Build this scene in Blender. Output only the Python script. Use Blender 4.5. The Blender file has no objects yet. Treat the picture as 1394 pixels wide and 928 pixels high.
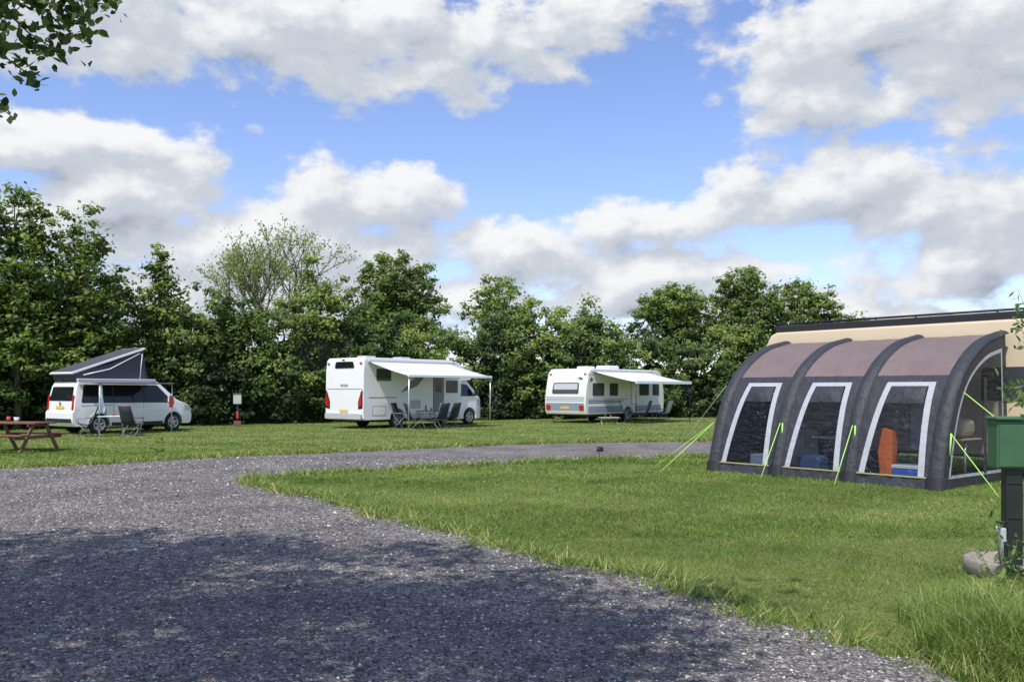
import bpy, bmesh, math, random
import numpy as np
from mathutils import Vector, Matrix
random.seed(3)
rng = np.random.default_rng(5)
scene = bpy.context.scene
scene.view_settings.view_transform = 'Standard'
scene.view_settings.look = 'None'
scene.view_settings.exposure = 0
COL = scene.collection

# ------------------------------------------------------------------ materials
def nt(mat):
    mat.use_nodes = True
    t = mat.node_tree
    for n in list(t.nodes): t.nodes.remove(n)
    return t, t.nodes, t.links

def pmat(name, col, rough=.5, metal=0., var=.08, scale=3., bump=0., bscale=80., coat=0., spec=.5, bdist=.01):
    m = bpy.data.materials.new(name)
    t, N, L = nt(m)
    o = N.new('ShaderNodeOutputMaterial'); p = N.new('ShaderNodeBsdfPrincipled')
    tc = N.new('ShaderNodeTexCoord'); nz = N.new('ShaderNodeTexNoise')
    nz.inputs['Scale'].default_value = scale; nz.inputs['Detail'].default_value = 6
    mx = N.new('ShaderNodeMix'); mx.data_type = 'RGBA'
    mx.inputs['A'].default_value = (*[c*(1-var) for c in col], 1)
    mx.inputs['B'].default_value = (*[min(1, c*(1+var)) for c in col], 1)
    L.new(tc.outputs['Object'], nz.inputs['Vector'])
    L.new(nz.outputs['Fac'], mx.inputs['Factor'])
    L.new(mx.outputs['Result'], p.inputs['Base Color'])
    p.inputs['Roughness'].default_value = rough
    p.inputs['Metallic'].default_value = metal
    p.inputs['Coat Weight'].default_value = coat
    p.inputs['Specular IOR Level'].default_value = spec
    if bump > 0:
        n2 = N.new('ShaderNodeTexNoise'); n2.inputs['Scale'].default_value = bscale; n2.inputs['Detail'].default_value = 4
        b = N.new('ShaderNodeBump'); b.inputs['Strength'].default_value = bump; b.inputs['Distance'].default_value = bdist
        L.new(tc.outputs['Object'], n2.inputs['Vector']); L.new(n2.outputs['Fac'], b.inputs['Height'])
        L.new(b.outputs['Normal'], p.inputs['Normal'])
    L.new(p.outputs['BSDF'], o.inputs['Surface'])
    return m

def leaf_mat(name, stops, trans=.3, rough=.5, spec=.3):
    m = bpy.data.materials.new(name)
    t, N, L = nt(m)
    o = N.new('ShaderNodeOutputMaterial'); p = N.new('ShaderNodeBsdfPrincipled')
    at = N.new('ShaderNodeAttribute'); at.attribute_name = 'tint'
    cr = N.new('ShaderNodeValToRGB')
    e = cr.color_ramp.elements
    e[0].position = stops[0][0]; e[0].color = (*stops[0][1], 1)
    e[1].position = stops[-1][0]; e[1].color = (*stops[-1][1], 1)
    for s in stops[1:-1]:
        k = e.new(s[0]); k.color = (*s[1], 1)
    L.new(at.outputs['Fac'], cr.inputs['Fac'])
    L.new(cr.outputs['Color'], p.inputs['Base Color'])
    p.inputs['Roughness'].default_value = rough; p.inputs['Specular IOR Level'].default_value = spec
    if trans > 0:
        tr = N.new('ShaderNodeBsdfTranslucent'); ms = N.new('ShaderNodeMixShader')
        hs = N.new('ShaderNodeMix'); hs.data_type = 'RGBA'; hs.blend_type = 'MULTIPLY'; hs.inputs['Factor'].default_value = 1
        hs.inputs['B'].default_value = (1.4, 1.35, .6, 1)
        L.new(cr.outputs['Color'], hs.inputs['A']); L.new(hs.outputs['Result'], tr.inputs['Color'])
        ms.inputs['Fac'].default_value = trans
        L.new(p.outputs['BSDF'], ms.inputs[1]); L.new(tr.outputs['BSDF'], ms.inputs[2])
        L.new(ms.outputs['Shader'], o.inputs['Surface'])
    else: L.new(p.outputs['BSDF'], o.inputs['Surface'])
    return m

M = {}
M['white'] = pmat('white_paint', (.8,.81,.82), .22, var=.02, coat=.5)
M['white2'] = pmat('white_gelcoat', (.78,.79,.8), .35, var=.04, scale=1.2, coat=.2)
M['cream'] = pmat('cream_gelcoat', (.62,.51,.36), .45, var=.06, scale=1.5)
M['caravan'] = pmat('caravan_panel', (.72,.72,.67), .4, var=.06, scale=1.5)
M['glass'] = pmat('dark_glass', (.012,.014,.017), .06, var=.1, spec=.5)
M['acryl'] = pmat('acrylic_window', (.05,.06,.065), .12, var=.2, spec=.5)
M['black'] = pmat('black_plastic', (.018,.018,.02), .5, var=.15)
M['seam'] = pmat('door_seam', (.1,.1,.105), .6)
M['tyre'] = pmat('tyre_rubber', (.02,.02,.021), .85, var=.2, bump=.3)
M['alloy'] = pmat('alloy_metal', (.5,.51,.53), .3, metal=.8)
M['chrome'] = pmat('pole_metal', (.6,.62,.64), .3, metal=.7)
M['grey'] = pmat('grey_plastic', (.2,.21,.23), .5)
M['lgrey'] = pmat('light_grey_trim', (.45,.46,.48), .5)
M['red'] = pmat('red_lens', (.45,.015,.012), .2, var=.15, spec=.7)
M['redstuff'] = pmat('red_plastic', (.4,.05,.04), .5)
M['plate'] = pmat('yellow_plate', (.7,.5,.1), .4)
M['lamp'] = pmat('lamp_lens', (.6,.62,.65), .1, spec=.8)
M['canvas'] = pmat('pop_top_canvas', (.055,.062,.08), .85, var=.2, bump=.4, bscale=6, bdist=.06)
M['awnw'] = pmat('white_awning_cloth', (.72,.76,.79), .7, var=.05, scale=1)
M['awng'] = pmat('grey_awning_cloth', (.12,.13,.15), .8, var=.06)
M['blue'] = pmat('blue_decal', (.05,.09,.2), .4)
M['bluegrey'] = pmat('bluegrey_decal', (.25,.3,.37), .4)
M['greend'] = pmat('green_decal', (.06,.16,.05), .4)
M['chairf'] = pmat('chair_fabric', (.02,.024,.035), .85, bump=.2)
M['chairb'] = pmat('blue_chair_fabric', (.04,.07,.15), .85, bump=.2)
M['wood'] = pmat('picnic_wood', (.17,.08,.055), .75, var=.4, scale=9, bump=.4, bscale=40)
M['green'] = pmat('green_box_paint', (.045,.12,.055), .5, var=.25, scale=6, bump=.1)
M['lgreen'] = pmat('pale_green_paint', (.42,.5,.42), .5, var=.1)
M['postd'] = pmat('dark_post', (.015,.02,.018), .45, var=.3, scale=8)
M['conc'] = pmat('concrete', (.27,.235,.20), .9, var=.5, scale=10, bump=.6, bscale=50)
M['orange'] = pmat('orange_cloth', (.85,.2,.03), .75, bump=.3, bscale=10)
M['bluebox'] = pmat('blue_cooler', (.05,.17,.65), .4)
M['neon'] = pmat('neon_guy_rope', (.4,.75,.14), .6)
M['rope'] = pmat('pale_rope', (.5,.5,.45), .7)
M['taupe'] = pmat('tent_roof_taupe', (.17,.128,.123), .62, var=.18, scale=2.5, bump=.5, bscale=4, bdist=.1)
M['charc'] = pmat('tent_charcoal', (.03,.032,.041), .65, var=.25, bump=.5, bscale=7, bdist=.07)
M['tgrey'] = pmat('tent_light_grey', (.38,.40,.44), .7, var=.1, bump=.4, bscale=7, bdist=.06)
M['tan'] = pmat('tent_piping', (.3,.27,.12), .6)
M['floor'] = pmat('tent_groundsheet', (.1,.11,.12), .8)
M['solar'] = pmat('solar_panel', (.01,.012,.02), .15, spec=.7)
M['bark'] = pmat('bark', (.11,.09,.07), .9, var=.35, scale=8, bump=.8, bscale=25, bdist=.03)
M['pbark'] = pmat('pale_bark', (.2,.18,.13), .9, var=.3, scale=8, bump=.8, bscale=25, bdist=.03)

def vinyl():
    m = bpy.data.materials.new('tent_vinyl_window')
    t, N, L = nt(m)
    o = N.new('ShaderNodeOutputMaterial'); p = N.new('ShaderNodeBsdfPrincipled'); tr = N.new('ShaderNodeBsdfTransparent')
    ms = N.new('ShaderNodeMixShader'); tc = N.new('ShaderNodeTexCoord'); mp = N.new('ShaderNodeMapping')
    mp.inputs['Scale'].default_value = (2.2, 2.2, 9); mp.inputs['Rotation'].default_value = (.25, .5, 0)
    nz = N.new('ShaderNodeTexNoise'); nz.inputs['Scale'].default_value = 1.3; nz.inputs['Detail'].default_value = 3; nz.inputs['Distortion'].default_value = 1.4
    b = N.new('ShaderNodeBump'); b.inputs['Strength'].default_value = 1; b.inputs['Distance'].default_value = .28
    L.new(tc.outputs['Object'], mp.inputs['Vector']); L.new(mp.outputs['Vector'], nz.inputs['Vector'])
    L.new(nz.outputs['Fac'], b.inputs['Height']); L.new(b.outputs['Normal'], p.inputs['Normal'])
    p.inputs['Base Color'].default_value = (.04,.048,.065,1); p.inputs['Roughness'].default_value = .12
    p.inputs['Specular IOR Level'].default_value = 1.0
    tr.inputs['Color'].default_value = (.86,.89,.96,1); ms.inputs['Fac'].default_value = .34
    L.new(tr.outputs[0], ms.inputs[1]); L.new(p.outputs[0], ms.inputs[2]); L.new(ms.outputs[0], o.inputs['Surface'])
    return m
M['vinyl'] = vinyl()

# ------------------------------------------------------------------ helpers
def empty(name, loc=(0,0,0), rz=0.):
    e = bpy.data.objects.new(name, None); e.location = loc; e.rotation_euler = (0,0,rz)
    e.empty_display_size = .2
    COL.objects.link(e); return e

def mkobj(name, verts, faces, mat, parent=None, smooth=False):
    me = bpy.data.meshes.new(name); me.from_pydata([tuple(v) for v in verts], [], faces); me.update()
    if isinstance(mat, (list, tuple)):
        for k in mat: me.materials.append(k)
    elif mat: me.materials.append(mat)
    ob = bpy.data.objects.new(name, me); COL.objects.link(ob)
    if parent: ob.parent = parent
    if smooth:
        me.polygons.foreach_set('use_smooth', [True]*len(me.polygons))
    return ob

def bevel(ob, w, seg=3, harden=True):
    b = ob.modifiers.new('bevel', 'BEVEL'); b.width = w; b.segments = seg; b.limit_method = 'ANGLE'; b.angle_limit = math.radians(28)
    if harden:
        ob.data.polygons.foreach_set('use_smooth', [True]*len(ob.data.polygons)); b.harden_normals = True
    return ob

def box(name, parent, c, s, mat, rot=(0,0,0), bv=.01):
    x,y,z = s[0]/2, s[1]/2, s[2]/2
    vs = [(-x,-y,-z),(x,-y,-z),(x,y,-z),(-x,y,-z),(-x,-y,z),(x,-y,z),(x,y,z),(-x,y,z)]
    fs = [(0,3,2,1),(4,5,6,7),(0,1,5,4),(1,2,6,5),(2,3,7,6),(3,0,4,7)]
    ob = mkobj(name, vs, fs, mat, parent); ob.location = c; ob.rotation_euler = rot
    if bv: bevel(ob, min(bv, min(s)*.45), 2)
    return ob

def tube_geo(pts, radii, sides=8, V=None, F=None):
    if V is None: V = []; F = []
    n = len(pts); base = len(V)
    if not hasattr(radii, '__len__'): radii = [radii]*n
    pts = [Vector(p) for p in pts]
    for i, p in enumerate(pts):
        d = (pts[min(i+1,n-1)] - pts[max(i-1,0)])
        if d.length < 1e-6: d = Vector((0,0,1))
        d.normalize()
        ref = Vector((0,0,1)) if abs(d.z) < .9 else Vector((1,0,0))
        a = d.cross(ref).normalized(); b = d.cross(a)
        for k in range(sides):
            an = 2*math.pi*k/sides
            V.append(tuple(p + (a*math.cos(an) + b*math.sin(an))*radii[i]))
    for i in range(n-1):
        for k in range(sides):
            k2 = (k+1) % sides
            F.append((base+i*sides+k, base+i*sides+k2, base+(i+1)*sides+k2, base+(i+1)*sides+k))
    F.append(tuple(base+k for k in range(sides))[::-1]); F.append(tuple(base+(n-1)*sides+k for k in range(sides)))
    return V, F

def tube(name, parent, pts, r, mat, sides=8):
    V, F = tube_geo(pts, r, sides)
    return mkobj(name, V, F, mat, parent, smooth=True)

def tubes(name, parent, paths, mat, sides=6):
    V, F = [], []
    for pts, r in paths: tube_geo(pts, r, sides, V, F)
    return mkobj(name, V, F, mat, parent, smooth=True)

def roundpoly(pts, r, n=4):
    out = []; m = len(pts)
    for i in range(m):
        p = Vector(pts[i]); a = Vector(pts[i-1]) - p; b = Vector(pts[(i+1) % m]) - p
        rr = min(r, a.length*.45, b.length*.45)
        s = p + a.normalized()*rr; e = p + b.normalized()*rr
        for k in range(n+1):
            u = k/n
            out.append(tuple((1-u)**2*s + 2*u*(1-u)*p + u*u*e))
    return out

def thick_panel(name, parent, pts3, normal, t, mat):
    nrm = Vector(normal)*t; n = len(pts3)
    V = [Vector(p) for p in pts3] + [Vector(p)+nrm for p in pts3]
    F = [tuple(range(n))[::-1], tuple(range(n, 2*n))] + [(i, (i+1) % n, (i+1) % n+n, i+n) for i in range(n)]
    ob = mkobj(name, V, F, mat, parent)
    bm = bmesh.new(); bm.from_mesh(ob.data); bmesh.ops.recalc_face_normals(bm, faces=bm.faces); bm.to_mesh(ob.data); bm.free()
    return ob

def body(name, parent, prof, hw, mat, cuts=(), xcuts=(), bv=.05):
    n = len(prof); bm = bmesh.new()
    A = [bm.verts.new((x,-1,z)) for x,z in prof]; B = [bm.verts.new((x,1,z)) for x,z in prof]
    bm.faces.new(A); bm.faces.new(B[::-1])
    for i in range(n):
        j = (i+1) % n; bm.faces.new((A[i], B[i], B[j], A[j]))
    for z in cuts:
        bmesh.ops.bisect_plane(bm, geom=bm.verts[:]+bm.edges[:]+bm.faces[:], plane_co=(0,0,z), plane_no=(0,0,1))
    for x in xcuts:
        bmesh.ops.bisect_plane(bm, geom=bm.verts[:]+bm.edges[:]+bm.faces[:], plane_co=(x,0,0), plane_no=(1,0,0))
    for v in bm.verts:
        v.co.y = (1 if v.co.y > 0 else -1)*hw(v.co.x, v.co.z)
    bmesh.ops.recalc_face_normals(bm, faces=bm.faces)
    me = bpy.data.meshes.new(name); bm.to_mesh(me); bm.free(); me.materials.append(mat)
    ob = bpy.data.objects.new(name, me); COL.objects.link(ob); ob.parent = parent
    bevel(ob, bv, 4); return ob

def sidep(name, parent, pts, hw, mat, side=-1, off=.004, t=.008, r=.05):
    pp = roundpoly([(x,z) for x,z in pts], r) if r else pts
    return thick_panel(name, parent, [(x, side*(hw(x,z)+off), z) for x,z in pp], (0,side,0), t, mat)

def endp(name, parent, pts, xf, mat, dr=-1, off=.004, t=.008, r=.05):
    pp = roundpoly(pts, r) if r else pts
    return thick_panel(name, parent, [(xf(z)+dr*off, y, z) for y,z in pp], (dr,0,0), t, mat)

def arches(x_from, x_to, zb, ws, R, zc):
    """bottom edge from x_from to x_to with round wheel openings"""
    out = [(x_from, zb)]; s = 1 if x_to > x_from else -1
    for xc in sorted(ws, reverse=(s < 0)):
        a0 = math.asin(max(-1, min(1, (zb-zc)/R)))
        for k in range(13):
            a = (math.pi-a0) + (a0-(math.pi-a0))*k/12
            out.append((xc + s*R*math.cos(a), zc+R*math.sin(a)))
    out.append((x_to, zb)); return out

def lathe(name, parent, prof, mat, loc, side, seg=28):
    V, F = [], []; n = len(prof)
    for k in range(seg):
        a = 2*math.pi*k/seg
        for r, o in prof: V.append((r*math.cos(a), o*side, r*math.sin(a)))
    for k in range(seg):
        k2 = (k+1) % seg
        for i in range(n-1): F.append((k*n+i, k*n+i+1, k2*n+i+1, k2*n+i))
    ob = mkobj(name, V, F, mat, parent, smooth=True); ob.location = loc
    return ob

def wheel(parent, x, y, side, r=.34, w=.22, spokes=5, tag='wheel'):
    lathe(tag+'_tyre', parent, [(r*.6,w*.42),(r*.68,w*.5),(r*.93,w*.48),(r,w*.36),(r,-w*.36),(r*.93,-w*.5),(r*.6,-w*.5)], M['tyre'], (x,y,r), side)
    lathe(tag+'_rim', parent, [(.001,w*.3),(r*.15,w*.3),(r*.2,w*.1),(r*.55,w*.1),(r*.6,w*.45),(r*.63,w*.45)], M['grey'], (x,y,r), side)
    for k in range(spokes):
        a = 2*math.pi*k/spokes+.3
        b = box(tag+'_spoke', parent, (x+math.cos(a)*r*.33, y+side*w*.33, r+math.sin(a)*r*.33), (r*.56, w*.12, r*.17), M['alloy'], rot=(0,-a,0), bv=.008)
    lathe(tag+'_lip', parent, [(r*.56,w*.43),(r*.6,w*.5),(r*.65,w*.47)], M['alloy'], (x,y,r), side)

def vehicle_root(name, P0, deg, W):
    th = math.radians(deg)
    return empty(name, (P0[0]-W/2*math.sin(th), P0[1]+W/2*math.cos(th), 0), th)

# ------------------------------------------------------------------ leaves
def raw_mesh(name, V, nper, mat, tint, parent=None):
    """V: (N*nper,3) vertices, polygons with nper corners"""
    N = len(V)//nper
    me = bpy.data.meshes.new(name)
    me.vertices.add(N*nper); me.loops.add(N*nper); me.polygons.add(N)
    me.vertices.foreach_set('co', V.astype(np.float32).ravel())
    me.loops.foreach_set('vertex_index', np.arange(N*nper, dtype=np.int32))
    me.polygons.foreach_set('loop_start', np.arange(0, N*nper, nper, dtype=np.int32))
    me.update(calc_edges=True)
    at = me.attributes.new('tint', 'FLOAT', 'FACE'); at.data.foreach_set('value', np.clip(tint,0,1).astype(np.float32))
    me.materials.append(mat)
    ob = bpy.data.objects.new(name, me); COL.objects.link(ob)
    if parent: ob.parent = parent
    return ob

def unit(a): return a/np.maximum(np.linalg.norm(a, axis=1, keepdims=True), 1e-9)

def leaves(name, C, S, tint, mat, parent=None, bias=None, hexa=False, asp=.55):
    N = len(C)
    n = rng.normal(size=(N,3)); n = unit(n)
    if bias is not None: n = unit(n*.75 + bias)
    a = unit(np.cross(n, rng.normal(size=(N,3)))); b = np.cross(n, a)
    S = S[:,None]
    if hexa:
        nn = n*S*.12
        P = np.stack([C-a*S, C-a*S*.45+b*S*asp*.8+nn, C+a*S*.15+b*S*asp+nn, C+a*S, C+a*S*.15-b*S*asp+nn, C-a*S*.45-b*S*asp*.8+nn], 1)
        return raw_mesh(name, P.reshape(-1,3), 6, mat, tint, parent)
    P = np.stack([C-a*S, C+b*S*asp, C+a*S, C-b*S*asp], 1)
    return raw_mesh(name, P.reshape(-1,3), 4, mat, tint, parent)

def clump_cloud(centers, radii, per, base_tint, size, flat=.75):
    C=[];T=[];B=[];S=[]
    for c, r, bt in zip(centers, radii, base_tint):
        n = max(8, int(per*(r**2)))
        d = unit(rng.normal(size=(n,3))); d[:,2] = d[:,2]*.85+.12
        rad = r*rng.random(n)**.5*(1+.3*rng.normal(size=n))
        p = d*rad[:,None]*np.array([.8+.5*rng.random(),.8+.4*rng.random(),.7+.7*rng.random()]); p[:,2] *= flat
        C.append(p+np.array(c)); B.append(d*.7+np.array([-.15,-.25,.65]))
        T.append(bt + rng.normal(size=n)*.13 + .13*d[:,2]); S.append(size*(.55+.9*rng.random(n)))  # tint also rises towards each clump's top, painting in light from above
    return np.concatenate(C), np.concatenate(S), np.concatenate(T), np.concatenate(B)

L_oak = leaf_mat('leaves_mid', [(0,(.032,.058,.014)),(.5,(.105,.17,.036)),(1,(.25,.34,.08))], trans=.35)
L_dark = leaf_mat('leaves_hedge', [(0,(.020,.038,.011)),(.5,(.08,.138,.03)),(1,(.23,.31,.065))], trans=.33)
L_light = leaf_mat('leaves_light', [(0,(.12,.17,.035)),(.5,(.22,.30,.07)),(1,(.34,.42,.12))], trans=.4)
L_near = leaf_mat('leaves_overhang', [(0,(.02,.045,.012)),(.5,(.055,.11,.024)),(1,(.12,.2,.045))], trans=.3)
L_weed = leaf_mat('leaves_weed', [(0,(.06,.11,.03)),(.5,(.13,.21,.06)),(1,(.26,.34,.12))])

def make_tree(name, base, H, ells, ncl, per, size, tint, clr=(.4,.8), trunk=.16, mat=None, bark='bark', limbs=26, lean=0, spread=.14):
    mat = mat or L_oak
    root = empty(name, base)
    ncl = int(ncl*1.35)
    vol = np.array([e[3]*e[4]*e[5] for e in ells]); pr = vol/vol.sum()
    cs = []; rs = []; ts = []
    for i in range(ncl):
        e = ells[rng.choice(len(ells), p=pr)]
        d = unit(rng.normal(size=(1,3)))[0]; r = rng.random()**.36
        r *= 1 + spread*math.sin(d[0]*7+i)
        c = np.array([e[0]+d[0]*r*e[3], e[1]+d[1]*r*e[4], e[2]+d[2]*r*e[5]])
        cs.append(c); rs.append(clr[0]+(clr[1]-clr[0])*rng.random()*(1.1-.5*r))
        ts.append(tint + rng.normal()*.16 + .12*d[2])  # upper crown clumps get a lighter tint: top light put into the colour
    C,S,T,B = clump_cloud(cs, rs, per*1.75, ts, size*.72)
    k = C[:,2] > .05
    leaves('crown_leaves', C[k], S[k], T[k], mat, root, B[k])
    paths = []
    tp = [(lean*u*u*H + .08*math.sin(u*7), .06*math.cos(u*9), H*.86*u) for u in np.linspace(0,1,9)]
    paths.append((tp, [trunk*(1.25 if i == 0 else 1)*(1-.85*i/8) for i in range(9)]))
    idx = rng.permutation(ncl)[:limbs]
    for i in idx:
        c = Vector(cs[i]); z0 = max(.12*H, min(c.z*.62, H*.75)); u = z0/(H*.86)
        s = Vector((lean*u*u*H+.08*math.sin(u*7), .06*math.cos(u*9), z0))
        mid = s.lerp(c, .5) + Vector((0,0,-.12*(c-s).length + .1*rng.normal()))
        paths.append(([s, s.lerp(mid,.5), mid, mid.lerp(c,.6), c], [trunk*.42, trunk*.36, trunk*.27, trunk*.18, .012]))
    tubes('trunk_and_limbs', root, paths, M[bark])
    return root

# ------------------------------------------------------------------ ground layout (metres)
far_edge = [(-60,9),(-30,13.5),(-20,15.4),(-10.3,17.8),(-8.66,19.0),(-7.6,20.4),(-5.4,21.8),(-2.9,23.7),(.06,25.9),(6.0,27.4),(15,28.4),(45,30)]
near_edge = [(45,24.5),(15,22.6),(9.2,22.0),(4.6,21.1),(.05,19.2),(-2.84,17.3),(-4.37,16.3),(-4.75,15.4),(-3.9,14.4),(-2.63,12.8),(-1.22,10.67),(.02,8.93),(1.22,7.25),(1.98,5.91),(2.42,4.82),(3.0,2.5),(4.2,-4),(6,-20)]
poly0 = far_edge + near_edge + [(-60,-20)]
def chaikin(P):
    out = []
    for i in range(len(P)):
        a = np.array(P[i]); b = np.array(P[(i+1) % len(P)])
        out += [a*.8+b*.2, a*.2+b*.8]
    return out
poly = chaikin(chaikin(poly0))
dense = []
for i in range(len(poly)):
    a = poly[i]; b = poly[(i+1) % len(poly)]; l = np.linalg.norm(b-a)
    far = max(abs(a[0]), abs(a[1])) > 32
    n = 1 if far else max(1, int(l/.12))
    for k in range(n):
        p = a+(b-a)*k/n
        if not far:
            s = p[0]*1.7+p[1]*2.3
            j = .06*math.sin(s*2.1)+.05*math.sin(s*5.3+1)+.03*math.sin(s*11.7)+.05*random.uniform(-1,1)
            p = p + np.array([j, j*.6])
        dense.append(p)
dense = np.array(dense)

def inside(P, X, Y):
    r = np.zeros(len(X), bool); n = len(P); j = n-1
    for i in range(n):
        xi, yi = P[i]; xj, yj = P[j]
        c = ((yi > Y) != (yj > Y))
        if abs(yj-yi) > 1e-12:
            r ^= c & (X < (xj-xi)*(Y-yi)/(yj-yi)+xi)
        j = i
    return r

def ground_mats():
    m = bpy.data.materials.new('lawn_ground'); t,N,L = nt(m)
    o = N.new('ShaderNodeOutputMaterial'); p = N.new('ShaderNodeBsdfPrincipled'); tc = N.new('ShaderNodeTexCoord')
    n1 = N.new('ShaderNodeTexNoise'); n1.inputs['Scale'].default_value = .55; n1.inputs['Detail'].default_value = 8; n1.inputs['Roughness'].default_value=.72
    n2 = N.new('ShaderNodeTexNoise'); n2.inputs['Scale'].default_value = 18; n2.inputs['Detail'].default_value = 8; n2.inputs['Roughness'].default_value=.75
    r1 = N.new('ShaderNodeValToRGB'); r1.color_ramp.elements[0].position=.38; r1.color_ramp.elements[1].position=.64
    r1.color_ramp.elements[0].color=(.105,.165,.036,1); r1.color_ramp.elements[1].color=(.25,.275,.09,1)
    r2 = N.new('ShaderNodeValToRGB'); r2.color_ramp.elements[0].position=.3; r2.color_ramp.elements[1].position=.7
    r2.color_ramp.elements[0].color=(.4,.4,.4,1); r2.color_ramp.elements[1].color=(1.35,1.3,1.3,1)
    mx = N.new('ShaderNodeMix'); mx.data_type='RGBA'; mx.blend_type='MULTIPLY'; mx.inputs['Factor'].default_value=1
    b = N.new('ShaderNodeBump'); b.inputs['Strength'].default_value=.8; b.inputs['Distance'].default_value=.05
    for n in (n1,n2): L.new(tc.outputs['Object'], n.inputs['Vector'])
    L.new(n1.outputs['Fac'], r1.inputs['Fac']); L.new(n2.outputs['Fac'], r2.inputs['Fac'])
    L.new(r1.outputs['Color'], mx.inputs['A']); L.new(r2.outputs['Color'], mx.inputs['B'])
    L.new(mx.outputs['Result'], p.inputs['Base Color']); L.new(n2.outputs['Fac'], b.inputs['Height']); L.new(b.outputs['Normal'], p.inputs['Normal'])
    p.inputs['Roughness'].default_value=.9; p.inputs['Specular IOR Level'].default_value=.15
    L.new(p.outputs[0], o.inputs['Surface'])
    g = bpy.data.materials.new('gravel_surface'); t,N,L = nt(g)
    o = N.new('ShaderNodeOutputMaterial'); p = N.new('ShaderNodeBsdfPrincipled'); tc = N.new('ShaderNodeTexCoord')
    v1 = N.new('ShaderNodeTexVoronoi'); v1.inputs['Scale'].default_value=34; v1.inputs['Randomness'].default_value=1
    v2 = N.new('ShaderNodeTexVoronoi'); v2.inputs['Scale'].default_value=90
    n1 = N.new('ShaderNodeTexNoise'); n1.inputs['Scale'].default_value=.7; n1.inputs['Detail'].default_value=10; n1.inputs['Roughness'].default_value=.74
    bw = N.new('ShaderNodeSeparateColor'); bw2 = N.new('ShaderNodeSeparateColor')
    r1 = N.new('ShaderNodeValToRGB'); e = r1.color_ramp.elements
    e[0].position=0; e[0].color=(.06,.057,.057,1); e[1].position=1; e[1].color=(.62,.6,.56,1)
    k=e.new(.55); k.color=(.178,.168,.162,1); k=e.new(.8); k.color=(.285,.27,.258,1)
    av = N.new('ShaderNodeMix'); av.data_type='FLOAT'; av.inputs['Factor'].default_value=.4
    r2 = N.new('ShaderNodeValToRGB'); r2.color_ramp.elements[0].position=.34; r2.color_ramp.elements[1].position=.66
    r2.color_ramp.elements[0].color=(.6,.59,.6,1); r2.color_ramp.elements[1].color=(1.4,1.34,1.28,1)
    mx = N.new('ShaderNodeMix'); mx.data_type='RGBA'; mx.blend_type='MULTIPLY'; mx.inputs['Factor'].default_value=1
    b = N.new('ShaderNodeBump'); b.inputs['Strength'].default_value=1; b.inputs['Distance'].default_value=.03; b.invert=True
    for n in (v1,v2,n1): L.new(tc.outputs['Object'], n.inputs['Vector'])
    L.new(v1.outputs['Color'], bw.inputs[0]); L.new(v2.outputs['Color'], bw2.inputs[0])
    L.new(bw.outputs[0], av.inputs[2]); L.new(bw2.outputs[0], av.inputs[3])
    L.new(av.outputs[0], r1.inputs['Fac']); L.new(n1.outputs['Fac'], r2.inputs['Fac'])
    L.new(r1.outputs['Color'], mx.inputs['A']); L.new(r2.outputs['Color'], mx.inputs['B'])
    L.new(mx.outputs['Result'], p.inputs['Base Color']); L.new(v1.outputs['Distance'], b.inputs['Height']); L.new(b.outputs['Normal'], p.inputs['Normal'])
    p.inputs['Roughness'].default_value=.8; p.inputs['Specular IOR Level'].default_value=.3
    L.new(p.outputs[0], o.inputs['Surface'])
    return m, g
M['lawn'], M['gravel'] = ground_mats()
G = 600
mkobj('ground', [(-G,-G,0),(G,-G,0),(G,G,0),(-G,G,0)], [(0,1,2,3)], M['lawn'])
rd = mkobj('gravel_road', [(x,y,.004) for x,y in dense], [tuple(range(len(dense)))], M['gravel'])
bm = bmesh.new(); bm.from_mesh(rd.data); bmesh.ops.recalc_face_normals(bm, faces=bm.faces)
for f in bm.faces:
    if f.normal.z < 0: f.normal_flip()
bmesh.ops.triangulate(bm, faces=bm.faces); bm.to_mesh(rd.data); bm.free()

# loose stones on the road
def stones():
    N = 95000
    Y = 4.2 + 17*rng.random(N)**1.7; X = (rng.random(N)*2-1)*(.62*Y+.4)
    k = inside(dense, X, Y); X=X[k]; Y=Y[k]; N=len(X)
    s = .0045+.0095*rng.random(N)**2.2 + (rng.random(N) < .012)*.010
    s *= 1+.06*(Y-5)
    d = np.array([[1,0,0],[0,1,0],[-1,0,0],[0,-1,0],[0,0,.75],[0,0,-.7]],float)
    V = d[None]*s[:,None,None]*(.65+.7*rng.random((N,6,1)))
    an = rng.random(N)*6.28; c,si = np.cos(an),np.sin(an)
    x = V[:,:,0]*c[:,None]-V[:,:,1]*si[:,None]; y = V[:,:,0]*si[:,None]+V[:,:,1]*c[:,None]
    V = np.stack([x+X[:,None], y+Y[:,None], V[:,:,2]+.004+s[:,None]*.2],2)
    tri = np.array([[0,1,4],[1,2,4],[2,3,4],[3,0,4]])
    P = V[:,tri,:].reshape(-1,3)
    t = rng.random(N)**1.4
    ob = raw_mesh('gravel_stones', P, 3, leaf_mat('stone_mix', [(0,(.055,.052,.053)),(.5,(.17,.16,.156)),(.85,(.32,.305,.29)),(1,(.62,.6,.57))], trans=0, rough=.8, spec=.3), np.repeat(t,4))
    return ob
stones()

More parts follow.
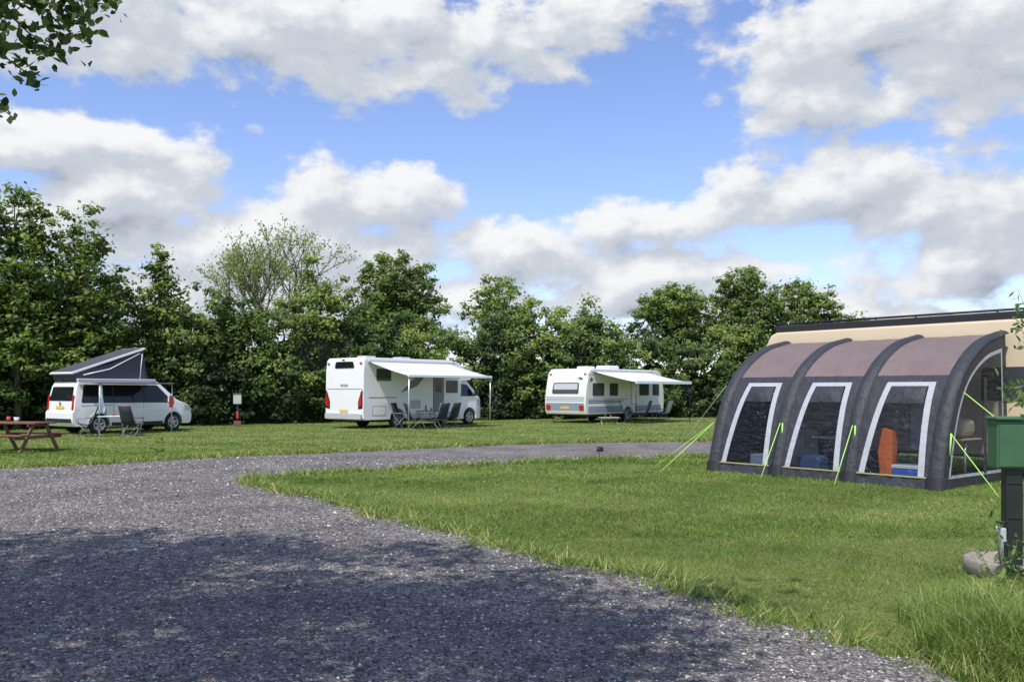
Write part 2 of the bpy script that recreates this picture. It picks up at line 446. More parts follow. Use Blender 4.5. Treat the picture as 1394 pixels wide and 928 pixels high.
# grass blades
L_grass = leaf_mat('grass_blades', [(0,(.065,.115,.022)),(.45,(.16,.25,.052)),(.8,(.27,.35,.095)),(1,(.48,.44,.22))], trans=.3, spec=.2)
def sinnoise(X,Y):
    return (np.sin(X*.9+np.sin(Y*.7)*2)+np.sin(Y*1.3+X*.4+1)+np.sin(X*2.7-Y*1.9)*.6+np.sin(X*5.1+Y*4.3)*.5+np.sin(X*9.1-Y*7.3+np.sin(X*3))*.4)/3
def grass():
    Vs=[];Ts=[]
    def band(n, y0, y1, h, w, pw=1., lean=.8, tb=0):
        Y = y0+(y1-y0)*rng.random(n)**pw
        X = (rng.random(n)*2-1)*(.62*Y+.5)
        k = ~inside(dense, X, Y) & (((X-4.3)**2+(Y-7.62)**2) > .15)
        X=X[k]; Y=Y[k]
        n = len(X); sn = sinnoise(X*1.7,Y*1.7)
        hh = h*(.45+.8*rng.random(n))*(1+.45*sn); ww = w*(.7+.6*rng.random(n))
        an = rng.random(n)*6.28; a = np.stack([np.cos(an),np.sin(an),0*an],1)
        ln = rng.normal(size=(n,2))*lean
        B = np.stack([X,Y,0*X],1)
        tip = B+np.stack([ln[:,0]*hh, ln[:,1]*hh, hh],1)
        P = np.stack([B-a*ww[:,None], B+a*ww[:,None], tip],1).reshape(-1,3)
        patch = sinnoise(X*.8+3,Y*1.1)*.26+sinnoise(X*2.9,Y*2.3+5)*.18
        Vs.append(P); Ts.append(.40+tb+patch+.17*rng.normal(size=n)+(rng.random(n)<.07)*.4)
    band(140000, 4.6, 10.5, .034, .0032)
    band(140000, 9.5, 16, .037, .005)
    band(110000, 15, 24, .038, .009)
    band(110000, 19, 50, .04, .017, pw=1.3, tb=.05)
    raw_mesh('grass', np.concatenate(Vs), 3, L_grass, np.concatenate(Ts))
grass()

def edge_tufts():
    seg = [p for p in dense if abs(p[0]) < 14 and 3.5 < p[1] < 30]
    seg = np.array(seg); n = 36000
    i = rng.integers(0, len(seg), n)
    keep = (np.sin(seg[i,0]*3.1+seg[i,1]*2.2)+np.sin(seg[i,0]*7.7)) > -1.0
    i = i[keep]; n = len(i)
    B = np.zeros((n,3)); B[:,:2] = seg[i]+rng.normal(size=(n,2))*.12
    hh = (.025+.09*rng.random(n)**2)*(1+.02*B[:,1]); w = .003+.0006*B[:,1]
    an = rng.random(n)*6.28; a = np.stack([np.cos(an),np.sin(an),0*an],1)
    ln = rng.normal(size=(n,2))*.9
    tip = B+np.stack([ln[:,0]*hh,ln[:,1]*hh,hh],1)
    P = np.stack([B-a*w[:,None],B+a*w[:,None],tip],1).reshape(-1,3)
    raw_mesh('verge_grass', P, 3, L_grass, .6+.32*rng.normal(size=n))
edge_tufts()

def long_grass(name, cx, cy, rx, ry, n, h0, h1, seed=0, tb=.55):
    V=[];T=[]
    r = np.random.default_rng(seed)
    ang = r.random(n)*6.28; rad = r.random(n)**.6
    X = cx+np.cos(ang)*rad*rx; Y = cy+np.sin(ang)*rad*ry
    h = (h0+(h1-h0)*r.random(n))*(1.1-.5*rad); d = r.random(n)*6.28; bend = h*(.3+.9*r.random(n))
    w = .0025+.003*r.random(n)
    side = np.stack([-np.sin(d),np.cos(d),0*d],1)
    us = [0,.35,.7,1.]
    pts = [np.stack([X+np.cos(d)*bend*u*u, Y+np.sin(d)*bend*u*u, h*(u-.28*u*u*u)],1) for u in us]
    tt = tb+.24*r.normal(size=n)
    for k in range(3):
        w0 = w*(1-us[k]*.9); w1 = w*(1-us[k+1]*.95)
        P = np.stack([pts[k]-side*w0[:,None], pts[k]+side*w0[:,None], pts[k+1]+side*w1[:,None], pts[k+1]-side*w1[:,None]],1)
        V.append(P.reshape(-1,3)); T.append(tt)
    return raw_mesh(name, np.concatenate(V), 4, L_grass, np.concatenate(T))
long_grass('tall_grass', 3.0, 5.25, .55, .5, 3600, .18, .5, 1, .45)
long_grass('tall_grass', 3.2, 5.95, .55, .5, 2600, .16, .44, 3, .6)
long_grass('tall_grass', 2.7, 4.95, .3, .3, 900, .1, .3, 6, .65)
long_grass('tall_grass', 4.75, 7.2, .35, .4, 900, .1, .3, 2)
long_grass('tall_grass', 3.85, 6.6, .5, .35, 1700, .1, .3, 5)
long_grass('tall_grass', -8.3, 20.5, .9, .3, 600, .06, .18, 4, .4)

# ------------------------------------------------------------------ hedge and trees
hx = [-60,-34,-22,-14,-6,0,8,20,45,90]; hy = [22,30,35.5,40.5,45.5,48,51.5,53,52,50]
def hedge():
    root = empty('hedge_row')
    cs=[];rs=[];ts=[]
    def top(x): return 4.7+.5*math.sin(x*.55)+.4*math.sin(x*1.37+2)+.35*math.sin(x*3.1)+(.6 if x<-8 else 0)-(.5 if x>8 else 0)
    for x in np.arange(-34, 34, .42):
        y = np.interp(x, hx, hy); H = top(x)
        bush = .15*math.sin(x*1.1)+.10*math.sin(x*2.6+1)
        dep = .45*math.sin(x*1.9)+.35*math.sin(x*.8+2)
        for z in np.arange(.3, H, .55):
            if rng.random() < .05: continue
            cs.append((x+rng.normal()*.3, y-1.0+dep+rng.normal()*.4+.05*z*z, z+rng.normal()*.25))
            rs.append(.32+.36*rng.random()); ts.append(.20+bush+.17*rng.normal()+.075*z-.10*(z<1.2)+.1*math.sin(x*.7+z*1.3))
        for k in range(4):
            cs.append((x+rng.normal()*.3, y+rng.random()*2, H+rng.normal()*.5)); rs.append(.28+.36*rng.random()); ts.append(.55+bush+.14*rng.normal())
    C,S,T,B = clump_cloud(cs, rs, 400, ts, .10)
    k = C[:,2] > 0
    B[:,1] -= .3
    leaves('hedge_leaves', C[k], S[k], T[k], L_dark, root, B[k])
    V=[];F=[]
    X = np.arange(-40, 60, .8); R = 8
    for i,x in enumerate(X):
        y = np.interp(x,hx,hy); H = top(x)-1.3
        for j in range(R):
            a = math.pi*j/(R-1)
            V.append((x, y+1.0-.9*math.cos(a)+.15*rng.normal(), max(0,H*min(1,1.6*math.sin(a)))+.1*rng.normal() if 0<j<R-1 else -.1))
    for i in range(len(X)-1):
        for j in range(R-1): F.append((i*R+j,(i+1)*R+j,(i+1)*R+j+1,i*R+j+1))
    mkobj('hedge_blocking_core', V, F, pmat('hedge_inner', (.02,.034,.012), .95, var=.5, scale=4, bump=.5), root)  # solid core added to stop light leaks; inner shade is in its dark colour
hedge()

def E(*a): return a
sm=(.28,.58)
make_tree('leafy_tree', (-22.2,34.5,0), 10.6, [E(0,0,6.2,2.1,1.8,3.6),E(.2,0,3,2.3,1.8,2.6),E(-.1,0,8.5,1.5,1.3,1.8)], 200, 210, .14, .46, clr=(.32,.66))
make_tree('leafy_tree', (-19.8,35.2,0), 10.0, [E(0,0,6,1.8,1.5,3.4),E(0,0,3,2.0,1.6,2.6),E(.1,0,8.2,1.15,1,1.5)], 170, 210, .14, .54, clr=(.32,.66))
make_tree('leafy_tree', (-17.6,36.3,0), 9.5, [E(0,0,5.8,1.5,1.3,2.9),E(0,0,3,1.8,1.4,2.4),E(-.1,0,7.9,.9,.8,1.3)], 140, 200, .14, .5, clr=(.3,.62))
make_tree('leafy_tree', (-25.5,33,0), 9.8, [E(0,0,5.7,2.4,2,3.8)], 100, 200, .15, .42)
make_tree('slender_tree', (-15.9,39.8,0), 8.4, [E(0,0,4.6,1.4,1.2,2.5),E(0,0,7.0,.6,.6,1.3)], 90, 170, .14, .52, clr=(.26,.5))
make_tree('leafy_tree', (-13.2,41.8,0), 6.2, [E(0,0,4.0,1.7,1.4,1.9)], 60, 190, .14, .32, clr=sm)
make_tree('round_tree', (-6.5,49.5,0), 9.9, [E(0,0,6.5,2.6,2.3,2.8),E(.6,0,5,2.8,2,2.2),E(-.1,0,7.5,2.1,1.9,1.9)], 330, 200, .14, .46, clr=sm, spread=.05)
make_tree('round_tree', (-.6,51,0), 8.5, [E(0,0,5.8,2.2,2,2.2),E(-.4,0,7,1.5,1.3,1.3),E(1.0,0,5,1.9,1.5,1.8)], 190, 160, .13, .7, clr=(.26,.52), spread=.08)
make_tree('round_tree', (9.9,54.5,0), 8.2, [E(0,0,5.6,2.9,2.3,2.4),E(.2,0,6.6,2.1,1.8,1.4)], 240, 190, .14, .5, clr=sm, spread=.05)
make_tree('round_tree', (14.4,55,0), 9.5, [E(0,0,6,2.6,2.3,2.8),E(.2,0,7.7,1.8,1.5,1.5)], 230, 180, .14, .46, clr=sm, spread=.07)
make_tree('round_tree', (18.4,55.5,0), 9.1, [E(0,0,5.6,2.7,2.3,2.8),E(-.6,0,7.3,1.5,1.3,1.4),E(1.4,0,6.6,.9,1,1)], 220, 180, .14, .52, clr=sm, spread=.08)
make_tree('leafy_tree', (3.6,51.5,0), 5.8, [E(0,0,4.0,2.8,1.4,1.6)], 100, 190, .14, .5, clr=sm)
make_tree('leafy_tree', (-9.8,46.5,0), 5.8, [E(0,0,4.2,2.1,1.4,1.3)], 80, 190, .14, .66, clr=sm)
make_tree('leafy_tree', (22,54,0), 6.0, [E(0,0,3.8,3.0,1.6,2.0)], 60, 190, .15, .42)

def sparse_tree():
    root = empty('sparse_tree', (-12.8,46.5,0)); paths=[]; tips=[]
    r = random.Random(8)
    def grow(p, d, l, rad, depth):
        pts=[p]; q=p.copy(); dd=d.copy()
        for k in range(4):
            dd = (dd+Vector((r.uniform(-1,1),r.uniform(-1,1),r.uniform(-.4,.8)))*.13).normalized()
            q = q+dd*l/4; pts.append(q.copy())
        paths.append((pts,[max(.014,rad*(1-.12*k)) for k in range(5)]))
        if depth >= 2: tips.extend(pts[2:])
        if depth == 4: return
        nb = {0:8,1:4,2:3,3:3}[depth]
        for k in range(nb):
            s = pts[-1] if k < 2 else pts[r.choice([2,3,4])]
            if depth == 0: s = pts[2].lerp(pts[4], k/7)
            a = 6.28*k/nb + r.uniform(-.5,.5)
            side = Vector((math.cos(a),math.sin(a),0))
            nd = (dd*.8+side*(.62 if depth==0 else .5)+Vector((0,0,.15))).normalized()
            grow(s, nd, l*r.uniform(.58,.8) if depth else 2.6, rad*.58, depth+1)
    grow(Vector((0,0,0)), Vector((0,0,1)), 4.2, .19, 0)
    tubes('trunk_and_branches', root, paths, M['pbark'], sides=5)
    T = np.array([tuple(t) for t in tips]); n = len(T); k = 7
    C = np.repeat(T, k, 0)+rng.normal(size=(n*k,3))*.13
    leaves('young_leaves', C, .045+.045*rng.random(len(C)), .5+.22*rng.normal(size=len(C)), L_light, root)
sparse_tree()

# overhanging tree beside the road, left of and behind the camera
def overhang():
    base = Vector((-5.9,2.6,0)); root = empty('overhanging_tree', base)
    cs=[];rs=[];ts=[]
    ells = [(-4.9,2.0,8.0,3.0,2.3,1.9),(-2.9,.3,8.6,2.4,1.9,1.6),(-6.8,2.9,8.2,2.5,2.2,1.8)]
    for i in range(150):
        e = ells[i % 3]; d = unit(rng.normal(size=(1,3)))[0]*rng.random()**.5
        c = np.array([e[0]+d[0]*e[3], e[1]+d[1]*e[4], e[2]+d[2]*e[5]])
        if c[2]-.6 < 1.6+.46*max(c[1]+.6,0)+.2 and c[0] > -.62*(c[1]+.6)-.6: continue
        cs.append(c-np.array(base)); rs.append(.4+.45*rng.random()); ts.append(.5+.1*rng.normal())
    C,S,T,B = clump_cloud(cs, rs, 330, ts, .07)
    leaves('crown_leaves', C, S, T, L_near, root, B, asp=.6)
    paths = [([(0,0,0),(.05,0,1.5),(.1,.1,3),(.2,.1,4.5),(.5,-.1,6.2),(1,-.2,8.2)],[.26,.21,.19,.17,.11,.04])]
    for i in range(0,len(cs),5):
        c = Vector(cs[i]); s = Vector((.2,.05,4.8+.2*(i % 7)))
        paths.append(([s, s.lerp(c,.4)+Vector((0,0,.2)), c],[.07,.045,.015]))
    b = base
    def W(x,y,z): return Vector((x,y,z))-b
    paths.append(([Vector((.12,.1,3.4)), W(-4.6,3.9,4.15), W(-3.7,4.8,4.25), W(-3.05,5.2,4.12), W(-2.6,5.25,4.02)],[.08,.055,.035,.018,.006]))
    twigs = [([W(-3.05,5.2,4.12),W(-2.8,5.2,3.98),W(-2.55,5.22,3.90),W(-2.34,5.2,3.86)],42),
             ([W(-3.05,5.15,4.0),W(-2.85,5.2,3.92),W(-2.6,5.2,3.82),W(-2.46,5.2,3.76)],34),
             ([W(-3.3,5.05,4.18),W(-3.05,5.15,3.9),W(-2.85,5.2,3.70),W(-2.66,5.2,3.58)],46),
             ([W(-3.4,5.0,4.2),W(-3.15,5.15,3.8),W(-2.98,5.2,3.55),W(-2.80,5.2,3.42)],42),
             ([W(-3.5,4.95,4.2),W(-3.3,5.1,3.6),W(-3.1,5.2,3.33),W(-2.94,5.2,3.2)],18),
             ([W(-3.2,5.1,4.15),W(-2.95,5.3,4.02),W(-2.75,5.35,3.82),W(-2.6,5.35,3.7)],34)]
    LC=[]
    for pts,n in twigs:
        paths.append((pts,[.012,.008,.005,.003]))
        for k in range(n*3):
            u = random.random()*2.9; i = int(u); p = pts[i].lerp(pts[i+1], u-i)
            LC.append(tuple(p+Vector((random.gauss(0,.05),random.gauss(0,.06),random.gauss(-.01,.045)))))
    LC = np.array(LC)
    leaves('twig_leaves', LC, .022+.024*rng.random(len(LC)), .45+.28*rng.normal(size=len(LC)), L_near, root, hexa=True, asp=.6)
    tubes('trunk_and_limbs', root, paths, M['bark'], sides=8)
overhang()

def stem_plant(name, base, stems, leafn, lsize, mat, tint=.5, hexa=True, asp=.35, sd=.03):
    root = empty(name, base); paths=[]; LC=[]
    for pts in stems:
        pts = [Vector(p) for p in pts]
        paths.append((pts, [.007*(1-.8*i/(len(pts)-1)) for i in range(len(pts))]))
        for k in range(leafn):
            u = (.12+.88*random.random())*(len(pts)-1.001); i = int(u); p = pts[i].lerp(pts[i+1],u-i)
            LC.append(tuple(p+Vector((random.gauss(0,sd),random.gauss(0,sd),random.gauss(0,sd)))))
    LC = np.array(LC)
    leaves('plant_leaves', LC, lsize*(.6+.7*rng.random(len(LC))), tint+.18*rng.normal(size=len(LC)), mat, root, hexa=hexa, asp=asp)
    tubes('stems', root, paths, pmat('stem_green', (.1,.16,.05), .7), sides=5)
stem_plant('young_shrub', (3.84,6.1,0), [[(0.1,0,0),(.1,0,.7),(.0,0,1.4),(-.18,0,1.9),(-.33,.02,2.3)],[(0.1,0,0),(.05,.1,.8),(-.1,.1,1.4),(-.35,.1,1.65)],
    [(.1,0,.8),(-.08,0,1.2),(-.3,0,1.5),(-.4,0,1.58)],[(.1,0,0),(.2,0,1),(.1,0,2.2)],[(.1,0,1),(-.1,0,1.6),(-.28,0,1.95),(-.36,0,2.1)],[(.1,0,1.2),(-.08,0,1.8),(-.2,0,2.1),(-.3,0,2.2)]], 60, .036, L_weed, sd=.045, tint=.35)
stem_plant('wild_weed', (3.9,7.0,0), [[(0,0,0),(-.02,0,.25),(-.06,0,.5),(-.1,0,.72)],[(0,0,0),(.06,0,.2),(.12,0,.42)],[(0,0,0),(-.1,0,.15),(-.2,0,.34)],[(0,0,0),(.1,.05,.15),(.22,0,.28)],[(0,0,0),(0,-.1,.2),(.02,-.15,.4)]], 34, .036, L_weed, tint=.75)
stem_plant('wild_weed', (4.12,6.9,0), [[(0,0,0),(-.04,0,.2),(-.1,0,.38)],[(0,0,0),(.06,0,.2),(.1,0,.5)],[(0,0,0),(-.14,0,.12),(-.24,0,.2)],[(0,0,0),(.1,.05,.15),(.16,0,.3)]], 34, .036, L_weed, tint=.5)
stem_plant('wild_weed', (3.6,6.2,0), [[(0,0,0),(.1,0,.2),(.16,0,.46)],[(0,0,0),(-.12,0,.14),(-.2,0,.3)],[(0,0,0),(.2,0,.14),(.32,0,.3)]], 30, .042, L_weed, tint=.75)
stem_plant('wild_weed', (-8.4,20.9,0), [[(0,0,0),(0,0,.3),(.03,0,.5)],[(0,0,0),(.12,0,.25)],[(0,0,0),(-.15,0,.3)]], 16, .05, L_weed, tint=.35)

# ------------------------------------------------------------------ furniture helpers
def camp_chair(loc, rz, fab):
    r = empty('camping_chair', (*loc,0), rz)
    P=[]
    for s in (-.26,.26):
        P += [([(s,-.22,0),(s,.25,.55),(s,.42,1.05)],.013),([(s,.28,0),(s,-.2,.45)],.013),([(s,-.24,.62),(s,.26,.64)],.016),([(s,-.2,.45),(s,-.24,.62)],.012)]
    P += [([(-.26,-.2,.45),(.26,-.2,.45)],.013),([(-.26,.42,1.05),(.26,.42,1.05)],.013),([(-.26,.28,.02),(.26,.28,.02)],.013)]
    tubes('frame', r, P, M['grey'])
    V=[];F=[]
    prof=[(-.2,.45),(-.05,.42),(.1,.41),(.21,.46),(.27,.62),(.34,.82),(.42,1.05)]
    for y,z in prof: V += [(-.25,y,z),(0,y+.015,z-.02),(.25,y,z)]
    for i in range(len(prof)-1):
        for k in (0,1): F.append((i*3+k,i*3+k+1,i*3+k+4,i*3+k+3))
    o = mkobj('seat_fabric', V, F, fab, r, smooth=True); s=o.modifiers.new('s','SOLIDIFY'); s.thickness=.012
    return r
def camp_table(loc, rz, mat, w=1.0, d=.6, h=.7):
    r = empty('camping_table', (*loc,0), rz)
    box('table_top', r, (0,0,h), (w,d,.035), mat)
    P=[]
    for s in (-1,1): P += [([(s*w*.42,-d*.42,0),(s*w*.42,d*.42,h-.02)],.014),([(s*w*.42,d*.42,0),(s*w*.42,-d*.42,h-.02)],.014)]
    P.append(([(-w*.42,0,h*.5),(w*.42,0,h*.5)],.012))
    tubes('legs', r, P, M['chrome'])
    tube('cup', r, [(.1,0,h+.018),(.1,0,h+.12)], .035, M['redstuff']); tube('bottle', r, [(-.15,.05,h+.018),(-.15,.05,h+.2),(-.15,.05,h+.26)], [.035,.033,.012], M['greend'])
    return r
def awning(parent, x0, x1, hw, zi, zo, ext, cloth, pole, drop=.12, pr=.018):
    V=[];F=[];nx,ny=10,6
    for i in range(nx+1):
        for j in range(ny+1):
            u=j/ny; x=x0+(x1-x0)*i/nx
            sag=-.07*math.sin(math.pi*u)*(0.6+.4*math.sin(math.pi*i/nx))
            V.append((x,-(hw+.08+ext*u),zi+(zo-zi)*u+sag))
    for i in range(nx):
        for j in range(ny): a=i*(ny+1)+j; F.append((a,a+1,a+ny+2,a+ny+1))
    o=mkobj('awning_cloth',V,F,cloth,parent,smooth=True); s=o.modifiers.new('s','SOLIDIFY'); s.thickness=.008
    box('awning_cassette',parent,((x0+x1)/2,-(hw+.06),zi+.03),(x1-x0+.15,.13,.12),M['lgrey'],bv=.03)
    box('awning_front_bar',parent,((x0+x1)/2,-(hw+.08+ext),zo-.02),(x1-x0+.05,.06,drop),cloth,bv=.01)
    P=[]
    for x in (x0+.04,x1-.04):
        P.append(([(x,-(hw+.06+ext),zo-.03),(x,-(hw+.02+ext),0)],pr))
        P.append(([(x,-(hw+.1),zi-.03),(x,-(hw+.06+ext),zo-.05)],.015))
    tubes('awning_poles',parent,P,pole)

# ------------------------------------------------------------------ camper van with pop-top
def camper_van():
    W=1.9; r=vehicle_root('camper_van',(-15.45,31.0),55,W)
    def hw(x,z):
        w=.95-(.17*(z-1.08) if z>1.08 else 0)-(.08*(.55-z) if z<.55 else 0)
        if x>3.9: w-=.16*((x-3.9)/1.0)**2
        if x<.3: w-=.03*(.3-x)/.3
        return w
    prof=[(.03,.4),(0,.5),(0,.78),(.06,.84),(.08,1.15),(.2,1.72),(.3,1.88),(.5,1.95),(3.2,1.95),(3.42,1.88),(4.12,1.25),(4.3,1.16),(4.72,1.02),(4.86,.86),(4.92,.6),(4.9,.36),(4.8,.28)]
    prof += arches(4.75,.12,.28,[1.0,4.0],.41,.34)
    body('body_shell',r,prof,hw,M['white'],cuts=[.55,1.08,1.5],xcuts=[.3,3.9,4.4],bv=.055)
    box('underbody',r,(2.45,0,.5),(4.4,1.5,.5),M['black'])
    for x in (1.0,4.0):
        for s in (-1,1): wheel(r,x,s*.82,s)
    for s in (-1,1):
        sidep('window_band',r,[(.32,1.12),(3.95,1.1),(3.9,1.2),(3.36,1.76),(.46,1.78)],hw,M['black'],s,off=.001,t=.004)
        sidep('rear_quarter_window',r,[(.36,1.16),(1.5,1.14),(1.5,1.74),(.5,1.74)],hw,M['glass'],s,off=.006,t=.004)
        sidep('sliding_door_window',r,[(1.56,1.14),(2.68,1.14),(2.68,1.74),(1.56,1.74)],hw,M['glass'],s,off=.006,t=.004)
        sidep('front_door_window',r,[(2.8,1.14),(3.86,1.13),(3.8,1.25),(3.33,1.73),(2.8,1.73)],hw,M['glass'],s,off=.006,t=.004)
        for x in (1.53,2.73): sidep('door_seam',r,[(x-.008,.42),(x+.008,.42),(x+.008,1.08),(x-.008,1.08)],hw,M['seam'],s,off=.001,t=.002,r=0)
        sidep('door_rail',r,[(.3,1.02),(1.5,1.02),(1.5,1.035),(.3,1.035)],hw,M['seam'],s,off=.001,t=.003,r=0)
        sidep('body_crease',r,[(.2,.86),(4.5,.84),(4.5,.85),(.2,.872)],hw,M['lgrey'],s,off=.001,t=.002,r=0)
        sidep('sill_trim',r,[(1.46,.29),(3.54,.29),(3.54,.4),(1.46,.4)],hw,M['black'],s,off=.002,t=.014,r=.02)
        box('door_handle',r,(2.55,s*.965,.96),(.2,.03,.03),M['white'])
        box('door_handle_front',r,(2.92,s*.965,.96),(.2,.03,.03),M['white'])
        box('wing_mirror',r,(3.78,s*1.06,1.2),(.12,.22,.2),M['white'],bv=.04)
        endp('tail_lamp',r,[(s*.78,.88),(s*.9,.88),(s*.88,1.4),(s*.78,1.4)],lambda z:.06+(z-.84)*.09,M['red'],r=.02,t=.02)
        sidep('head_lamp',r,[(4.5,.8),(4.8,.78),(4.78,.95),(4.5,1.02)],hw,M['lamp'],s,t=.012,r=.02)
        for xc in (1.0,4.0):
            pts=[(xc+.46*math.cos(a),.34+.46*math.sin(a)) for a in np.linspace(0,math.pi,14)]+[(xc+.41*math.cos(a),.34+.41*math.sin(a)) for a in np.linspace(math.pi,0,14)]
            sidep('arch_lip',r,pts,hw,M['white'],s,off=.0,t=.012,r=0)
    endp('rear_window',r,[(-.76,1.2),(.76,1.2),(.7,1.7),(-.7,1.7)],lambda z:.08+(z-1.15)*.215,M['glass'],off=.012)
    endp('number_plate',r,[(-.27,.9),(.27,.9),(.27,1.01),(-.27,1.01)],lambda z:.065,M['plate'],r=.01,off=.01)
    endp('tailgate_emblem',r,[(.07*math.cos(a),1.1+.07*math.sin(a)) for a in np.linspace(0,6,12)],lambda z:.07,M['chrome'],r=0,off=.015)
    endp('rear_bumper_trim',r,[(-.85,.42),(.85,.42),(.85,.56),(-.85,.56)],lambda z:0,M['black'],r=.03,off=.004)
    thick_panel('windscreen',r,[(4.13,-.76,1.26),(4.13,.76,1.26),(3.47,.7,1.855),(3.47,-.7,1.855)],(.66,0,.75),.012,M['glass'])
    ang=19
    c,s_=math.cos(math.radians(ang)),math.sin(math.radians(ang))
    R=lambda x,z:(.1+x*c-z*s_,2.14+x*s_+z*c)
    lid=[(-.02,0),(2.9,0),(3.02,.03),(2.98,.08),(.1,.085),(-.05,.05)]
    body('pop_top_lid',r,[R(x,z) for x,z in lid],lambda x,z:.76,M['white'],bv=.015)
    a=R(.06,.09); b=R(2.9,.087)
    thick_panel('pop_top_dark_panel',r,[(a[0],-.7,a[1]),(b[0],-.7,b[1]),(b[0],.7,b[1]),(a[0],.7,a[1])],(-s_,0,c),.004,M['canvas'])
    e=lambda x:2.14+(x-.1)*math.tan(math.radians(ang))
    V=[(.2,-.7,1.93),(.2,.7,1.93),(3.05,.7,1.93),(3.05,-.7,1.93),(.15,-.72,e(.15)),(.15,.72,e(.15)),(2.85,.72,e(2.85)),(2.85,-.72,e(2.85)),(1.6,-.62,1.95),(1.55,-.64,2.55),(1.6,.62,1.95),(1.55,.64,2.55)]
    F=[(0,4,5,1),(2,6,7,3),(0,8,9,4),(8,3,7,9),(1,5,11,10),(10,11,6,2)]
    mkobj('pop_top_canvas',V,F,M['canvas'],r)
    tubes('pop_top_struts',r,[([(.5,-.74,2.12),(1.5,-.74,2.35),(2.7,-.745,2.96)],.022),([(2.7,-.745,2.0),(2.8,-.745,2.95)],.014)],M['white'])
    awning(r,.25,3.15,.86,1.9,1.84,1.25,M['awng'],M['chrome'],drop=.05)
    V=[];F=[]
    for i in range(6):
        for j in range(4): V.append((.3+.08*j/3*(1+.3*i)+.02*math.sin(i),-2.14+.05*math.sin(j*2+i),1.8-.2*i))
    for i in range(5):
        for j in range(3): F.append((i*4+j,i*4+j+1,i*4+j+5,i*4+j+4))
    mkobj('hanging_towel',V,F,M['awnw'],r,smooth=True)
    V=[(3.08,-2.12,1.4),(3.17,-2.1,1.36),(3.2,-2.14,1.1),(3.1,-2.12,.92),(3.02,-2.1,.95),(3.0,-2.14,1.3)]
    o=mkobj('hanging_jacket',V,[(0,1,2,3,4,5)],M['redstuff'],r); s=o.modifiers.new('s','SOLIDIFY'); s.thickness=.06
camper_van()
camp_table((-13.8,30.3),.6,M['awnw'],.9,.55,.68)
camp_chair((-13.3,30.9),2.4,M['chairf']); camp_chair((-14.5,29.9),-1.2,M['chairf']); camp_chair((-13.0,30.2),2.9,M['chairf'])

